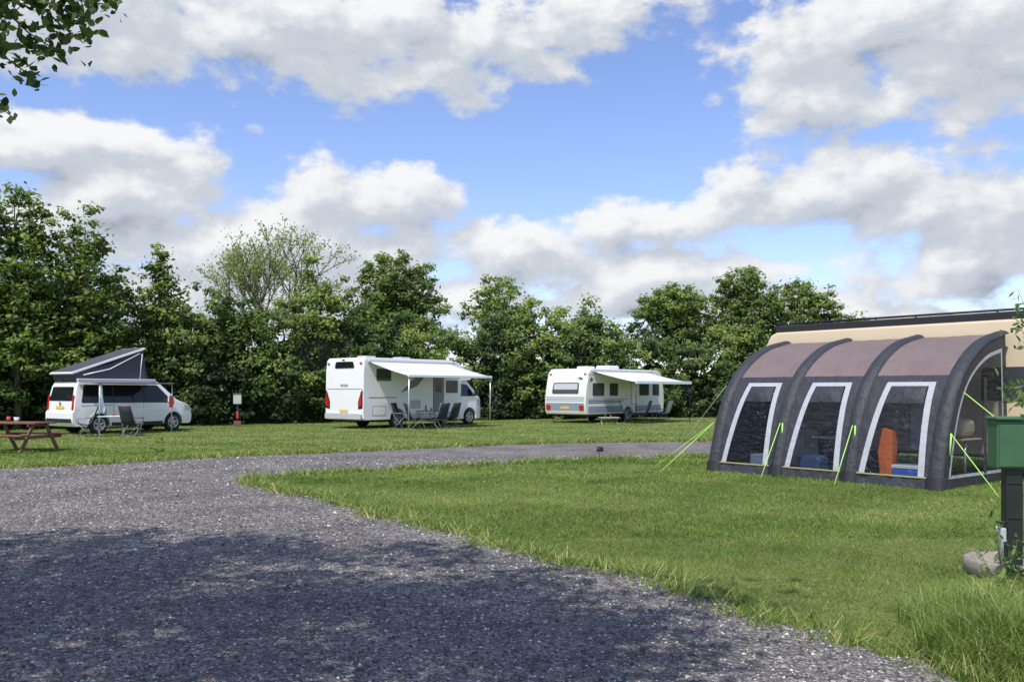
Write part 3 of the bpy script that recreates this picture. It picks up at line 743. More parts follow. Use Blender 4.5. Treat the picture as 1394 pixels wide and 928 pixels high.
# ------------------------------------------------------------------ motorhome
def motorhome():
    W=2.4; r=vehicle_root('motorhome',(-5.98,35.4),50,W)
    hl=lambda x,z:1.2-(.05*(z-2.6) if z>2.6 else 0)
    prof=[(.02,.42),(0,.7),(.03,2.3),(.08,2.78),(.2,2.9),(5.0,2.9),(5.6,2.78),(6.15,2.42),(6.42,2.1),(6.3,2.02),(5.75,1.98),(5.7,.36)]
    prof += arches(5.68,.1,.36,[1.9],.44,.36)
    body('living_body',r,prof,hl,M['white2'],cuts=[2.6],bv=.06)
    def hc(x,z):
        w=1.02-(.14*(z-1.2) if z>1.2 else 0)
        if x>6.9: w-=.25*((x-6.9)/.6)**2
        return w
    prof=[(5.5,2.04),(6.28,2.04),(6.42,1.98),(7.02,1.36),(7.3,1.2),(7.46,.98),(7.5,.6),(7.46,.35),(7.35,.27)]+arches(7.3,5.5,.27,[6.5],.42,.36)
    body('cab_body',r,prof,hc,M['white'],cuts=[1.2],xcuts=[6.9,7.2],bv=.05)
    box('underbody',r,(3.2,0,.5),(6.2,1.8,.4),M['black'])
    for x in (1.9,6.5):
        for s in (-1,1): wheel(r,x,s*(1.05 if x<3 else .9),s,r=.35)
    xr=lambda z:.0
    endp('rear_bumper',r,[(-1.14,.4),(1.14,.4),(1.14,.62),(-1.14,.62)],xr,M['lgrey'],r=.05,t=.08)
    endp('rear_top_window',r,[(-.62,2.48),(.62,2.48),(.54,2.74),(-.54,2.74)],lambda z:.05,M['glass'],r=.06,off=.02)
    box('rear_camera',r,(-.02,0,2.8),(.08,.12,.07),M['black'],bv=.02)
    for s in (-1,1):
        endp('tail_lamp',r,[(s*.95,.88),(s*1.14,.94),(s*1.14,1.5),(s*1.05,1.3),(s*.95,1.05)],lambda z:.01,M['red'],r=.03,t=.02,off=.03)
        endp('lamp_surround',r,[(s*.9,.8),(s*1.17,.84),(s*1.17,1.6),(s*1.07,1.5),(s*.9,1.1)],lambda z:.02,M['black'],r=.03,t=.01,off=.022)
        endp('top_marker',r,[(s*.95,2.64),(s*1.1,2.64),(s*1.1,2.7),(s*.95,2.7)],lambda z:.05,M['red'],r=.01,off=.02)
        sidep('side_window_rear',r,[(.7,1.95),(1.5,1.95),(1.5,2.45),(.7,2.45)],hl,M['acryl'],s)
        sidep('side_window_front',r,[(4.75,1.45),(5.5,1.45),(5.5,2.0),(4.75,2.0)],hl,M['acryl'],s)
        sidep('cab_window',r,[(5.85,1.3),(6.85,1.3),(6.4,1.82),(5.85,1.88)],hc,M['glass'],s)
        sidep('skirt',r,[(2.4,.36),(5.6,.36),(5.6,.62),(2.4,.62)],hl,M['lgrey'],s,off=.003,t=.012,r=.02)
        sidep('swoosh_decal',r,[(2.0,1.45),(3.0,1.75),(3.9,2.55),(3.5,2.5),(2.8,2.05)],hl,M['grey'],s,off=.001,t=.003,r=.1)
        sidep('decal_line',r,[(.3,1.25),(1.8,1.25),(1.8,1.29),(.3,1.29)],hl,M['grey'],s,off=.001,t=.003,r=0)
        sidep('cab_door_seam',r,[(5.83,.5),(5.845,.5),(5.845,1.95),(5.83,1.95)],hc,M['seam'],s,off=.001,t=.003,r=0)
        box('wing_mirror',r,(6.75,s*1.2,1.5),(.12,.2,.36),M['black'],bv=.03)
        sidep('head_lamp',r,[(7.0,.9),(7.3,.85),(7.28,1.12),(7.05,1.2)],hc,M['lamp'],s,t=.01,r=.03)
    sidep('entry_door_frame',r,[(3.95,.42),(4.62,.42),(4.62,2.35),(3.95,2.35)],hl,M['seam'],-1,off=.001,t=.004,r=.08)
    sidep('entry_door',r,[(3.97,.44),(4.6,.44),(4.6,2.33),(3.97,2.33)],hl,M['grey'],-1,off=.002,t=.012,r=.08)
    sidep('entry_door_window',r,[(4.1,1.5),(4.47,1.5),(4.47,2.1),(4.1,2.1)],hl,M['glass'],-1,off=.016,t=.006,r=.06)
    sidep('service_hatch_frame',r,[(.48,.53),(1.22,.53),(1.22,.92),(.48,.92)],hl,M['seam'],-1,off=.001,t=.003)
    sidep('service_hatch',r,[(.5,.55),(1.2,.55),(1.2,.9),(.5,.9)],hl,M['white2'],-1,off=.001,t=.008)
    sidep('fridge_vent',r,[(2.6,.8),(3.2,.8),(3.2,1.15),(2.6,1.15)],hl,M['lgrey'],-1,off=.001,t=.006)
    box('entry_step',r,(4.3,-1.3,.28),(.6,.3,.05),M['grey'])
    endp('number_plate',r,[(-.26,.66),(.26,.66),(.26,.78),(-.26,.78)],lambda z:0,M['plate'],r=.01,off=.008)
    for k in range(5): endp('badge_letter',r,[(-.25+k*.1,1.72),(-.19+k*.1,1.72),(-.17+k*.1,1.82),(-.23+k*.1,1.82)],lambda z:.02,M['grey'],r=0,off=.006)
    endp('rear_panel_seam',r,[(-1.1,1.62),(1.1,1.62),(1.1,1.63),(-1.1,1.63)],lambda z:.015,M['seam'],r=0,off=.004)
    thick_panel('windscreen',r,[(7.0,-.82,1.4),(7.0,.82,1.4),(6.46,.74,1.95),(6.46,-.74,1.95)],(.7,0,.7),.012,M['glass'])
    for x in (1.2,3.2): box('roof_vent',r,(x,0,2.95),(.6,.55,.12),M['lgrey'],bv=.04)
    box('roof_window',r,(5.5,0,2.83),(.6,.9,.04),M['glass'],rot=(0,.22,0))
    awning(r,.3,5.15,1.2,2.72,2.15,2.25,M['awnw'],M['chrome'],drop=.1,pr=.024)
motorhome()
camp_chair((-3.9,35.6),2.0,M['chairf']); camp_chair((-4.5,36.1),1.2,M['chairf']); camp_chair((-3.0,35.9),-2.3,M['chairf'])
camp_table((-3.4,36.3),.8,M['grey'],1.0,.6,.72)
camp_chair((-2.6,36.7),-2.2,M['chairf'])

# ------------------------------------------------------------------ caravan
def caravan():
    W=2.4; r=vehicle_root('caravan',(3.45,41.2),50,W)
    hl=lambda x,z:1.2-(.06*(z-2.2) if z>2.2 else 0)
    prof=[(.06,.42),(0,.55),(-.04,1.0),(.02,1.5),(.12,1.95),(.25,2.4),(.42,2.56),(.6,2.6),(6.5,2.6),(6.85,2.48),(7.05,1.9),(7.15,1.2),(7.12,.6),(7.05,.42)]
    prof += arches(7.0,.1,.42,[3.7],.42,.33)
    body('body_shell',r,prof,hl,M['caravan'],cuts=[2.2],bv=.05)
    box('underbody',r,(3.6,0,.45),(6.6,2.0,.25),M['black'])
    for s in (-1,1): wheel(r,3.7,s*1.04,s,r=.33,w=.2)
    xf=lambda z:float(np.interp(z,[.42,.55,1.0,1.5,1.95,2.4,2.56],[.06,0,-.04,.02,.12,.25,.42]))
    endp('rear_window',r,[(-.78,1.42),(.78,1.42),(.74,1.93),(-.74,1.93)],xf,M['acryl'],r=.08,off=.012,t=.02)
    endp('rear_window_blind',r,[(-.7,1.6),(.7,1.6),(.68,1.88),(-.68,1.88)],xf,M['lgrey'],r=.05,off=.026,t=.01)
    endp('lower_band',r,[(-1.12,.62),(1.12,.62),(1.12,.96),(-1.12,.96)],xf,M['bluegrey'],r=.03,off=.005)
    for k,z in enumerate((1.05,1.13,1.21)): endp('stripe',r,[(-1.12,z),(1.12,z),(1.12,z+.04),(-1.12,z+.04)],xf,M['bluegrey'],r=0,off=.003,t=.004)
    for s in (-1,1):
        endp('tail_lamp',r,[(s*.85,.64),(s*1.1,.64),(s*1.1,.86),(s*.85,.86)],xf,M['red'],r=.03,off=.014,t=.03)
        endp('marker_lamp',r,[(s*.95,2.3),(s*1.08,2.3),(s*1.08,2.37),(s*.95,2.37)],xf,M['red'],r=.01,off=.01,t=.02)
        for x0,x1 in ((.55,1.5),(2.0,2.7),(4.7,5.6),(6.0,6.6)):
            sidep('side_window',r,[(x0,1.3),(x1,1.3),(x1,1.9),(x0,1.9)],hl,M['acryl'],s,t=.02,r=.07)
        for k,z in enumerate((.95,1.03,1.11)): sidep('stripe',r,[(.2,z),(3.0+.3*k,z),(2.9+.3*k,z+.045),(.2,z+.045)],hl,M['blue'] if k<2 else M['bluegrey'],s,off=.001,t=.003,r=0)
        sidep('lower_band',r,[(4.3,.5),(6.8,.5),(6.8,.8),(4.3,.8)],hl,M['bluegrey'],s,off=.002,r=.03)
        sidep('lower_band',r,[(.2,.5),(3.15,.5),(3.15,.8),(.2,.8)],hl,M['bluegrey'],s,off=.002,r=.03)
        sidep('wall_joint',r,[(.15,2.3),(6.8,2.3),(6.8,2.325),(.15,2.325)],hl,M['lgrey'],s,off=.001,t=.004,r=0)
    sidep('entry_door_frame',r,[(3.93,.85),(4.62,.85),(4.62,2.27),(3.93,2.27)],hl,M['seam'],-1,off=.001,t=.004,r=.06)
    sidep('entry_door',r,[(3.96,.87),(4.6,.87),(4.6,2.25),(3.96,2.25)],hl,M['white2'],-1,off=.003,t=.014,r=.06)
    sidep('leaf_emblem',r,[(.3,2.0),(.45,1.97),(.6,2.07),(.45,2.2)],hl,M['greend'],-1,off=.002,t=.004,r=.05)
    endp('leaf_emblem',r,[(-.95,2.08),(-.8,2.05),(-.6,2.15),(-.8,2.2)],xf,M['greend'],r=.04)
    endp('number_plate',r,[(-.25,.68),(.25,.68),(.25,.8),(-.25,.8)],xf,M['plate'],r=.01,off=.015)
    box('roof_vent',r,(1.7,0,2.66),(.7,.6,.14),M['white2'],bv=.04); box('air_conditioner',r,(3.6,0,2.7),(1.0,.8,.2),M['white2'],bv=.08)
    P=[([(7.1,-.5,.45),(8.3,0,.42)],.035),([(7.1,.5,.45),(8.3,0,.42)],.035),([(8.0,0,.42),(8.0,0,0)],.03)]
    for x in (.4,6.7):
        for s in (-1,1): P.append(([(x,s*.95,.45),(x+.1,s*1.05,.0)],.025))
    tubes('drawbar_and_steadies',r,P,M['grey'])
    awning(r,.6,5.7,1.2,2.45,1.95,2.3,M['awnw'],M['black'],drop=.14,pr=.022)
    tubes('awning_lantern',r,[([(5.55,-3.45,1.85),(5.55,-3.45,1.75)],.01),([(5.55,-3.45,1.75),(5.55,-3.45,1.62),(5.55,-3.45,1.4),(5.55,-3.45,1.32)],[.04,.13,.15,.05])],M['black'],sides=10)
caravan()
camp_chair((5.6,42.4),1.5,M['chairb']); camp_chair((6.4,43.2),-2.0,M['chairb']); camp_chair((7.6,44.2),-2.2,M['lgrey'])
camp_table((4.5,41.0),.2,M['lgrey'],.9,.5,.3)

# ------------------------------------------------------------------ awning tent (air frame) and the camper it leans on
TH=math.radians(-51.04)
def tent():
    r=empty('awning_tent',(3.88,17.5,0),TH)
    cp=[(0,0),(.12,.5),(.3,1.05),(.52,1.5),(.82,1.88),(1.25,2.2),(1.8,2.44),(2.5,2.58)]
    P=[]
    for i in range(len(cp)-1):
        p0=Vector(cp[max(i-1,0)]);p1=Vector(cp[i]);p2=Vector(cp[i+1]);p3=Vector(cp[min(i+2,len(cp)-1)])
        for k in range(8):
            t=k/8; P.append(.5*((2*p1)+(-p0+p2)*t+(2*p0-5*p1+4*p2-p3)*t*t+(-p0+3*p1-3*p2+p3)*t**3))
    P.append(Vector(cp[-1])); P=np.array([tuple(p) for p in P])
    cum=np.concatenate([[0],np.cumsum(np.linalg.norm(np.diff(P,axis=0),axis=1))]); cum/=cum[-1]
    def at(s,off=0):
        y=np.interp(s,cum,P[:,0]); z=np.interp(s,cum,P[:,1])
        s0=max(0,s-.02); s1=min(1,s+.02)
        dy=np.interp(s1,cum,P[:,0])-np.interp(s0,cum,P[:,0]); dz=np.interp(s1,cum,P[:,1])-np.interp(s0,cum,P[:,1]); l=math.hypot(dy,dz)
        return y-dz/l*off, z+dy/l*off
    def patch(name,fa,fb,s0,s1,mat,off=0,nx=6,ns=14,bulge=0,ridge=False,wr=0):
        V=[];F=[]
        for j in range(ns+1):
            s=s0+(s1-s0)*j/ns
            for i in range(nx+1):
                u=i/nx
                k=(math.sin(math.pi*u)**.6 if 0<u<1 else 0) if ridge else math.sin(math.pi*u)*math.sin(math.pi*min(1,max(0,j/ns)))
                w=wr*rng.normal()*(1 if 0<i<nx else .3)
                y,z=at(s,off+bulge*k+w); a,b=fa(s),fb(s); V.append((a+(b-a)*u,y,z))
        for j in range(ns):
            for i in range(nx): k=j*(nx+1)+i; F.append((k,k+1,k+nx+2,k+nx+1))
        return mkobj(name,V,F,mat,r,smooth=True)
    L=4.63; xs=[0.13,1.55,3.0,L-.13]; hb=.125
    sa,sb=.05,.475
    for i in range(3):
        a,b=xs[i]+hb-.02,xs[i+1]-hb+.02
        patch('roof_panel',lambda s:a,lambda s:b,.515,1,M['taupe'],bulge=-.05,nx=10,wr=.004)
        patch('top_wall_band',lambda s:a,lambda s:b,sb,.515,M['charc'],ns=3)
        patch('bottom_skirt',lambda s:a,lambda s:b,0,sa,M['charc'],ns=3,wr=.012,nx=14)
        wa=lambda s:a+.08+.19*(s-sa)/(sb-sa); wb=lambda s:b-.08-.10*(s-sa)/(sb-sa)
        patch('wall_left',lambda s:a,wa,sa,sb,M['charc'],nx=2); patch('wall_right',wb,lambda s:b,sa,sb,M['charc'],nx=2)
        f=.105
        patch('window_frame_left',wa,lambda s:wa(s)+f,sa,sb,M['tgrey'],off=.008,nx=1)
        patch('window_frame_right',lambda s:wb(s)-f,wb,sa,sb,M['tgrey'],off=.008,nx=1)
        patch('window_frame_top',lambda s:wa(s)+f,lambda s:wb(s)-f,sb-.022,sb,M['tgrey'],off=.008,ns=2)
        patch('window_vinyl',lambda s:wa(s)+f,lambda s:wb(s)-f,sa,sb-.022,M['vinyl'],off=.002,nx=12,ns=26,bulge=.02,wr=.007)
        patch('rolled_blind',lambda s:wa(s)+f+.02,lambda s:wb(s)-f-.02,sb-.11,sb-.025,M['charc'],off=.016,ns=6,bulge=.04,wr=.004,nx=12)
        patch('piping',lambda s:a,lambda s:b,sa-.006,sa,M['tan'],off=.016,ns=1)
    for i,x in enumerate(xs):
        patch('air_beam_sleeve',lambda s:x-hb,lambda s:x+hb,0,1,M['charc'],off=.004,nx=12,ns=40,bulge=.06,ridge=True,wr=.002)
        patch('beam_foot',lambda s:x-hb-.03,lambda s:x+hb+.03,0,.05,M['black'],off=.006,nx=10,ns=3,bulge=.07,ridge=True)
    prof=[(y,z) for y,z in P[::3]]+[(2.5,0)]
    cen=(1.45,1.05)
    def inset(k): return [(cen[0]+(y-cen[0])*k, cen[1]+(z-cen[1])*k) for y,z in prof]
    def ring(name,A,B,x,mat):
        n=len(A); V=[(x,y,z) for y,z in A]+[(x,y,z) for y,z in B]
        mkobj(name,V,[(i,(i+1)%n,(i+1)%n+n,i+n) for i in range(n)],mat,r)
    A,B,C=inset(1),inset(.84),inset(.79)
    ring('side_wall_fabric',A,B,L-.02,M['charc']); ring('side_window_frame',B,C,L-.015,M['tgrey'])
    mkobj('side_window_vinyl',[(L-.018,y,z) for y,z in C],[tuple(range(len(C)))],M['vinyl'],r)
    mkobj('far_side_wall',[(.02,y,z) for y,z in A],[tuple(range(len(A)))],M['charc'],r)
    box('side_window_post',r,(L-.01,1.55,1.0),(.015,.1,1.6),M['charc'],bv=.004)
    box('groundsheet',r,(L/2,1.25,.01),(L-.2,2.4,.012),M['floor'],bv=0)
    g=[]
    def rope(a,b,rr=.010): g.append(([a,b],rr))
    y1,z1=at(.25,.09)
    rope((xs[0]-.1,y1,.95),(-.35,-1.0,0),.008); rope((xs[0]-.1,y1,.95),(-.9,-.6,.02),.006)
    for x in (xs[1],xs[2]):
        rope((x,y1,z1),(x+.1,y1-.75,0),.009)
        rope((x+.05,y1,z1),(x+.05,y1-.02,z1-.3),.014)
    rope((L+.02,y1+.05,.9),(L+.9,-.15,0),.008); rope((L+.02,.7,1.55),(L+1.1,1.0,.55),.009); rope((L+.03,y1+.05,.9),(L+.03,y1,.55),.014)
    tubes('guy_ropes',r,g,M['neon'])
    tubes('storm_ropes',r,[([(xs[0]-.1,*at(.45,.06)),(-1.6,.6,0)],.004)],M['rope'])
    fr=empty('tent_contents',(0,0,0)); fr.parent=r
    V=[(3.25,.75,.85),(3.32,.75,.93),(3.47,.78,.88),(3.5,.75,.5),(3.47,.75,.12),(3.26,.76,.1),(3.22,.74,.5)]
    o=mkobj('orange_lifejacket',V,[(0,1,2,3,4,5,6)],M['orange'],fr); s=o.modifiers.new('s','SOLIDIFY'); s.thickness=.14
    box('cooler_box',fr,(3.9,.42,.16),(.5,.3,.24),M['bluebox'],bv=.03); box('cooler_lid',fr,(3.9,.42,.31),(.52,.32,.07),M['white'],bv=.02)
    box('folding_table_top',fr,(2.2,1.2,.7),(.9,.6,.03),M['white']); tubes('folding_table_legs',fr,[([(1.85,1.0,0),(1.85,1.4,.7)],.015),([(2.55,1.0,0),(2.55,1.4,.7)],.015)],M['chrome'])
    box('storage_cupboard',fr,(.9,1.6,.4),(.8,.5,.8),M['lgrey'],bv=.02)
    box('shelf_board',fr,(4.2,1.5,.75),(.5,.7,.03),M['cream']); tubes('shelf_legs',fr,[([(4.0,1.3,0),(4.0,1.3,.75)],.02),([(4.4,1.3,0),(4.4,1.3,.75)],.02)],M['chrome'])
    box('rolled_bag',fr,(4.2,1.5,.95),(.4,.5,.3),M['cream'],bv=.1)
    box('gear_bag',fr,(1.9,.7,.2),(.5,.35,.36),M['blue'],bv=.08); box('gear_crate',fr,(.8,.8,.18),(.5,.35,.3),M['bluegrey'],bv=.02)
tent()

def tent_camper():
    W=2.3; r=vehicle_root('cream_motorhome',(5.62,19.55),-51.04,W)
    hl=lambda x,z:1.15-(.1*(z-2.55) if z>2.55 else 0)
    prof=[(.05,.42),(0,.7),(0,2.55),(.1,2.78),(.25,2.85),(6.6,2.85),(6.8,2.65),(6.9,2.0),(6.95,1.3),(7.3,1.0),(7.35,.5),(7.3,.4)]+arches(7.2,.1,.4,[1.6,6.3],.42,.35)
    body('body_shell',r,prof,hl,M['cream'],cuts=[2.55],bv=.06)
    box('underbody',r,(3.5,0,.5),(6.6,1.7,.3),M['black'])
    for x in (1.6,6.3):
        for s in (-1,1): wheel(r,x,s*1.0,s,r=.35)
    for s in (-1,1):
        sidep('side_window',r,[(.8,1.4),(1.9,1.4),(1.9,2.0),(.8,2.0)],hl,M['acryl'],s); sidep('side_window',r,[(4.6,1.4),(5.6,1.4),(5.6,2.0),(4.6,2.0)],hl,M['acryl'],s)
        tubes('roof_rail',r,[([(.15,s*.98,3.03),(6.3,s*.98,3.03)],.025)]+[([(x,s*.98,2.83),(x,s*.98,3.03)],.02) for x in (.3,1.8,3.3,4.8,6.2)],M['black'])
        box('roof_edge_cassette',r,(3.3,s*1.02,2.91),(6.2,.12,.16),M['black'],bv=.02)
    for x in (1.3,3.0,4.7): box('solar_panel',r,(x,-.1,2.95),(1.5,1.2,.05),M['solar'])
    sidep('entry_door',r,[(3.3,.45),(3.95,.45),(3.95,2.3),(3.3,2.3)],hl,M['white2'],-1,t=.014)
    thick_panel('windscreen',r,[(6.93,-.9,1.4),(6.93,.9,1.4),(6.86,.85,2.3),(6.86,-.85,2.3)],(1,0,.1),.012,M['glass'])
tent_camper()

# ------------------------------------------------------------------ service posts, lamp, picnic bench
def service_post():
    r=empty('electric_service_post',(4.30,7.62,0),math.radians(-6))
    box('meter_box',r,(0,0,1.13),(.29,.2,.42),M['green'],bv=.015); box('box_roof',r,(0,-.01,1.352),(.32,.24,.03),M['green'],bv=.012)
    box('box_door',r,(-.01,-.107,1.12),(.24,.012,.36),M['green'],bv=.004); box('door_lock',r,(.08,-.118,1.12),(.02,.012,.05),M['chrome'],bv=.003)
    box('post',r,(.02,0,.5),(.14,.12,.86),M['postd'],bv=.015)
    for z in (.2,.5,.8): box('post_rib',r,(.02,-.063,z),(.12,.01,.02),M['postd'],bv=.003)
    lathe_pts=[(.32,0),(.355,.02),(.36,.12),(.34,.145),(.29,.14),(.27,.08),(.001,.075)]
    V=[];F=[];n=len(lathe_pts);sg=40
    for k in range(sg):
        a=6.2832*k/sg
        for q,z in lathe_pts: V.append((q*math.cos(a)*(1+.01*math.sin(k*3)),q*math.sin(a),z*(1+.05*math.sin(k*2.3))))
    for k in range(sg):
        for i in range(n-1): F.append((k*n+i,((k+1)%sg)*n+i,((k+1)%sg)*n+i+1,k*n+i+1))
    mkobj('concrete_ring',V,F,M['conc'],r,smooth=True)
    tubes('water_tap',r,[([(-.1,-.09,.1),(-.1,-.09,.42)],.016),([(-.1,-.09,.42),(-.16,-.14,.43),(-.17,-.15,.38)],.014)],M['chrome'])
    box('tap_socket',r,(-.1,-.1,.36),(.05,.05,.12),M['lgrey']); tubes('tap_handle',r,[([(-.15,-.1,.47),(-.05,-.1,.47)],.01),([(-.1,-.09,.42),(-.1,-.09,.47)],.01)],M['black'])
service_post()
def small_post():
    r=empty('electric_hookup_post',(-11.9,38.2,0),.3)
    box('cabinet',r,(0,0,1.18),(.34,.22,.42),M['lgreen'],bv=.02); box('cabinet_roof',r,(0,0,1.41),(.38,.26,.05),M['green'],bv=.02)
    box('post',r,(0,0,.5),(.1,.1,.96),M['postd']); box('base',r,(0,0,.12),(.3,.3,.24),M['wood'])
    box('fire_extinguisher_bracket',r,(0,-.09,.5),(.12,.08,.3),M['redstuff'],bv=.03)
small_post()
def path_lamp(loc):
    r=empty('garden_spotlight',(*loc,0)); tubes('spike',r,[([(0,0,0),(0,0,.13)],.012)],M['black'])
    tubes('lamp_head',r,[([(-.07,0,.15),(0,0,.19),(.08,.0,.17)],[.03,.05,.045])],M['black'],sides=10); box('solar_cap',r,(0,0,.235),(.16,.1,.015),M['solar'],bv=.004)
path_lamp((2.08,20.9))
def picnic():
    r=empty('picnic_bench',(-12.75,22.7,0),math.radians(-14))
    for k in range(5): box('table_plank',r,(0,-.3+.15*k,.75),(1.8,.14,.04),M['wood'],bv=.006)
    for s in (-1,1):
        for k in range(2): box('seat_plank',r,(0,s*(.68+.15*k-.07),.45),(1.8,.14,.04),M['wood'],bv=.006)
    for x in (-.65,.65):
        box('cross_beam',r,(x,0,.39),(.045,1.6,.09),M['wood']); box('top_beam',r,(x,0,.69),(.045,.7,.07),M['wood'])
        for s in (-1,1): box('leg',r,(x+.045,s*.42,.36),(.045,.09,.85),M['wood'],rot=(s*.55,0,0))
    tube('red_can',r,[(-.35,.1,.77),(-.35,.1,.9)],.05,M['redstuff'],12); tube('white_pot',r,[(-.15,.15,.77),(-.15,.15,.88)],[.05,.07],M['white2'],12)
picnic()

# ------------------------------------------------------------------ sun and sky
S=Vector((-.40,-.90,0)).normalized()*math.cos(math.radians(56)); S.z=math.sin(math.radians(56))
sd=bpy.data.lights.new('sun','SUN'); sd.energy=4.7; sd.angle=math.radians(.5); sd.color=(1,.955,.88)
so=bpy.data.objects.new('sun',sd); COL.objects.link(so); so.rotation_euler=S.to_track_quat('Z','Y').to_euler(); so.location=(0,0,30)

w=bpy.data.worlds.new('World'); scene.world=w; w.use_nodes=True
t=w.node_tree; N=t.nodes; Lk=t.links
for n in list(N): N.remove(n)
out=N.new('ShaderNodeOutputWorld'); bg=N.new('ShaderNodeBackground'); bg.inputs['Strength'].default_value=.14
sky=N.new('ShaderNodeTexSky'); sky.sky_type='NISHITA'; sky.sun_disc=False; sky.sun_elevation=math.radians(56); sky.sun_rotation=math.atan2(-.40,-.90)%(2*math.pi)
sky.air_density=1.0; sky.dust_density=.5; sky.ozone_density=2.5

g=bpy.data.node_groups.new('cloud_field','ShaderNodeTree')
g.interface.new_socket('P',in_out='INPUT',socket_type='NodeSocketVector'); g.interface.new_socket('D',in_out='OUTPUT',socket_type='NodeSocketFloat')
gi=g.nodes.new('NodeGroupInput'); go=g.nodes.new('NodeGroupOutput'); GL=g.links
wn=g.nodes.new('ShaderNodeTexNoise'); wn.noise_dimensions='2D'; wn.inputs['Scale'].default_value=8; wn.inputs['Detail'].default_value=3
GL.new(gi.outputs['P'],wn.inputs['Vector'])
s1=g.nodes.new('ShaderNodeVectorMath'); s1.operation='SUBTRACT'; s1.inputs[1].default_value=(.5,.5,.5); GL.new(wn.outputs['Color'],s1.inputs[0])
s2=g.nodes.new('ShaderNodeVectorMath'); s2.operation='MULTIPLY_ADD'; s2.inputs[1].default_value=(.09,.06,0)
GL.new(s1.outputs[0],s2.inputs[0]); GL.new(gi.outputs['P'],s2.inputs[2])
# cloud banks as (azimuth, tan elevation, half width, half height)
blobs=[(-.44,.395,.22,.075),(-.22,.39,.22,.07),(-.08,.40,.13,.06),(.12,.42,.12,.035),
 (.37,.37,.15,.065),(.47,.35,.14,.09),(.30,.32,.07,.035),
 (.37,.215,.14,.055),(.47,.20,.12,.055),
 (-.50,.235,.12,.05),(-.42,.205,.13,.07),(-.31,.155,.10,.05),
 (-.165,.215,.095,.06),(-.18,.15,.14,.05),
 (.10,.185,.085,.045),(.17,.175,.08,.04),(.04,.15,.11,.045),(.15,.12,.2,.04),(-.05,.095,.3,.03),
 (.48,.13,.10,.045),(.33,.07,.25,.02),(-.3,.09,.3,.05)]
rb=random.Random(4)
for k in range(9):
    a=(-1)**k*(.95+.25*k); blobs.append((a,rb.uniform(.15,.8),rb.uniform(.3,.5),rb.uniform(.12,.22)))
for k in range(4): blobs.append((-.7+.45*k,rb.uniform(.65,1.2),.35,.12))
prev=None
for (a,e,ra,re) in blobs:
    m=g.nodes.new('ShaderNodeVectorMath'); m.operation='MULTIPLY_ADD'; m.inputs[1].default_value=(1/ra,1/re,0); m.inputs[2].default_value=(-a/ra,-e/re,0); GL.new(s2.outputs[0],m.inputs[0])
    l=g.nodes.new('ShaderNodeVectorMath'); l.operation='LENGTH'; GL.new(m.outputs[0],l.inputs[0])
    if prev is None: prev=l.outputs['Value']
    else:
        q=g.nodes.new('ShaderNodeMath'); q.operation='SMOOTH_MIN'; q.inputs[2].default_value=.35; GL.new(prev,q.inputs[0]); GL.new(l.outputs['Value'],q.inputs[1]); prev=q.outputs[0]
mp=g.nodes.new('ShaderNodeVectorMath'); mp.operation='MULTIPLY'; mp.inputs[1].default_value=(1,1.6,1); GL.new(gi.outputs['P'],mp.inputs[0])
fb=g.nodes.new('ShaderNodeTexNoise'); fb.noise_dimensions='2D'; fb.inputs['Scale'].default_value=10; fb.inputs['Detail'].default_value=8; fb.inputs['Roughness'].default_value=.58
GL.new(mp.outputs[0],fb.inputs['Vector'])
f2=g.nodes.new('ShaderNodeMath'); f2.operation='MULTIPLY_ADD'; f2.inputs[1].default_value=2.4; f2.inputs[2].default_value=-1.2+1.0; GL.new(fb.outputs['Fac'],f2.inputs[0])
dd=g.nodes.new('ShaderNodeMath'); dd.operation='SUBTRACT'; GL.new(f2.outputs[0],dd.inputs[0]); GL.new(prev,dd.inputs[1])
GL.new(dd.outputs[0],go.inputs['D'])

tc=N.new('ShaderNodeTexCoord'); sp=N.new('ShaderNodeSeparateXYZ'); Lk.new(tc.outputs['Generated'],sp.inputs[0])
az=N.new('ShaderNodeMath'); az.operation='ARCTAN2'; Lk.new(sp.outputs['X'],az.inputs[0]); Lk.new(sp.outputs['Y'],az.inputs[1])
def mth(op,a,b=None,c=None,clamp=False):
    n=N.new('ShaderNodeMath'); n.operation=op; n.use_clamp=clamp
    for i,x in enumerate((a,b,c)):
        if x is None: continue
        if isinstance(x,(int,float)): n.inputs[i].default_value=x
        else: Lk.new(x,n.inputs[i])
    return n.outputs[0]
hyp=mth('SQRT',mth('ADD',mth('MULTIPLY',sp.outputs['X'],sp.outputs['X']),mth('MULTIPLY',sp.outputs['Y'],sp.outputs['Y'])))
te=mth('DIVIDE',sp.outputs['Z'],mth('MAXIMUM',hyp,.05))
cb=N.new('ShaderNodeCombineXYZ'); Lk.new(az.outputs[0],cb.inputs[0]); Lk.new(te,cb.inputs[1])
def field(off):
    v=N.new('ShaderNodeVectorMath'); v.operation='ADD'; v.inputs[1].default_value=off; Lk.new(cb.outputs[0],v.inputs[0])
    q=N.new('ShaderNodeGroup'); q.node_tree=g; Lk.new(v.outputs[0],q.inputs[0]); return q.outputs[0]
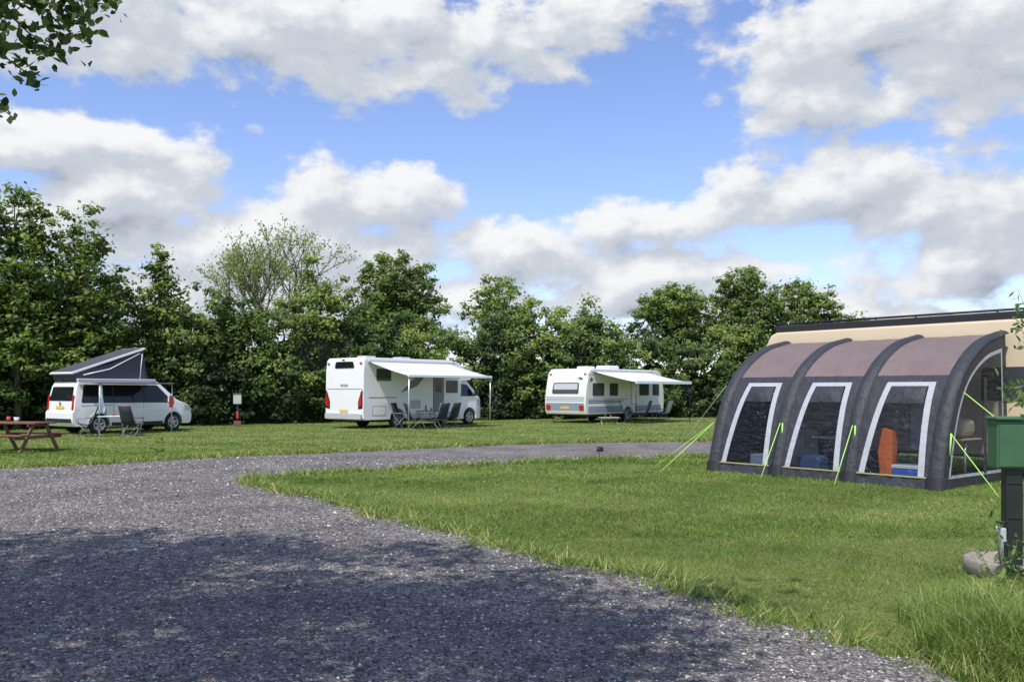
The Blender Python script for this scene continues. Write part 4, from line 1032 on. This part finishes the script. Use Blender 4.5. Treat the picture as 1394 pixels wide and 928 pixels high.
d0=field((0,0,0)); d1=field((-.016,.028,0))
cov=N.new('ShaderNodeMapRange'); cov.interpolation_type='SMOOTHSTEP'; cov.inputs['From Min'].default_value=-.16; cov.inputs['From Max'].default_value=.32; Lk.new(d0,cov.inputs['Value'])
lit=mth('MULTIPLY_ADD',mth('SUBTRACT',d0,d1),.5,.58,clamp=True)
thick=N.new('ShaderNodeMapRange'); thick.inputs['From Min'].default_value=.2; thick.inputs['From Max'].default_value=1.3; Lk.new(d0,thick.inputs['Value'])
lit2=mth('SUBTRACT',lit,mth('MULTIPLY',thick.outputs[0],.14),clamp=True)
cr=N.new('ShaderNodeValToRGB'); cr.color_ramp.interpolation='EASE'; e=cr.color_ramp.elements; e[0].position=.0; e[0].color=(.38,.42,.50,1); e[1].position=.95; e[1].color=(.97,.975,.99,1); k=e.new(.42); k.color=(.60,.65,.73,1)
Lk.new(lit2,cr.inputs['Fac'])
cs=N.new('ShaderNodeVectorMath'); cs.operation='SCALE'; cs.inputs['Scale'].default_value=6.9; Lk.new(cr.outputs['Color'],cs.inputs[0])
tint=N.new('ShaderNodeVectorMath'); tint.operation='MULTIPLY'; tint.inputs[1].default_value=(1.3,1.24,1.45); Lk.new(sky.outputs[0],tint.inputs[0])
mx=N.new('ShaderNodeMix'); mx.data_type='RGBA'; Lk.new(cov.outputs[0],mx.inputs['Factor']); Lk.new(tint.outputs[0],mx.inputs['A']); Lk.new(cs.outputs[0],mx.inputs['B'])
Lk.new(mx.outputs['Result'],bg.inputs['Color']); Lk.new(bg.outputs[0],out.inputs['Surface'])
try:
    w.cycles.sampling_method='MANUAL'; w.cycles.sample_map_resolution=256
except Exception: pass

# ------------------------------------------------------------------ camera
cd=bpy.data.cameras.new('camera'); cam=bpy.data.objects.new('camera',cd); COL.objects.link(cam)
cd.sensor_width=36; cd.lens=36*1200/1394; cd.shift_y=66/1394; cd.clip_end=3000; cd.clip_start=.05
cam.location=(0,0,1.6); cam.rotation_euler=(math.radians(90),0,0)
scene.camera=cam
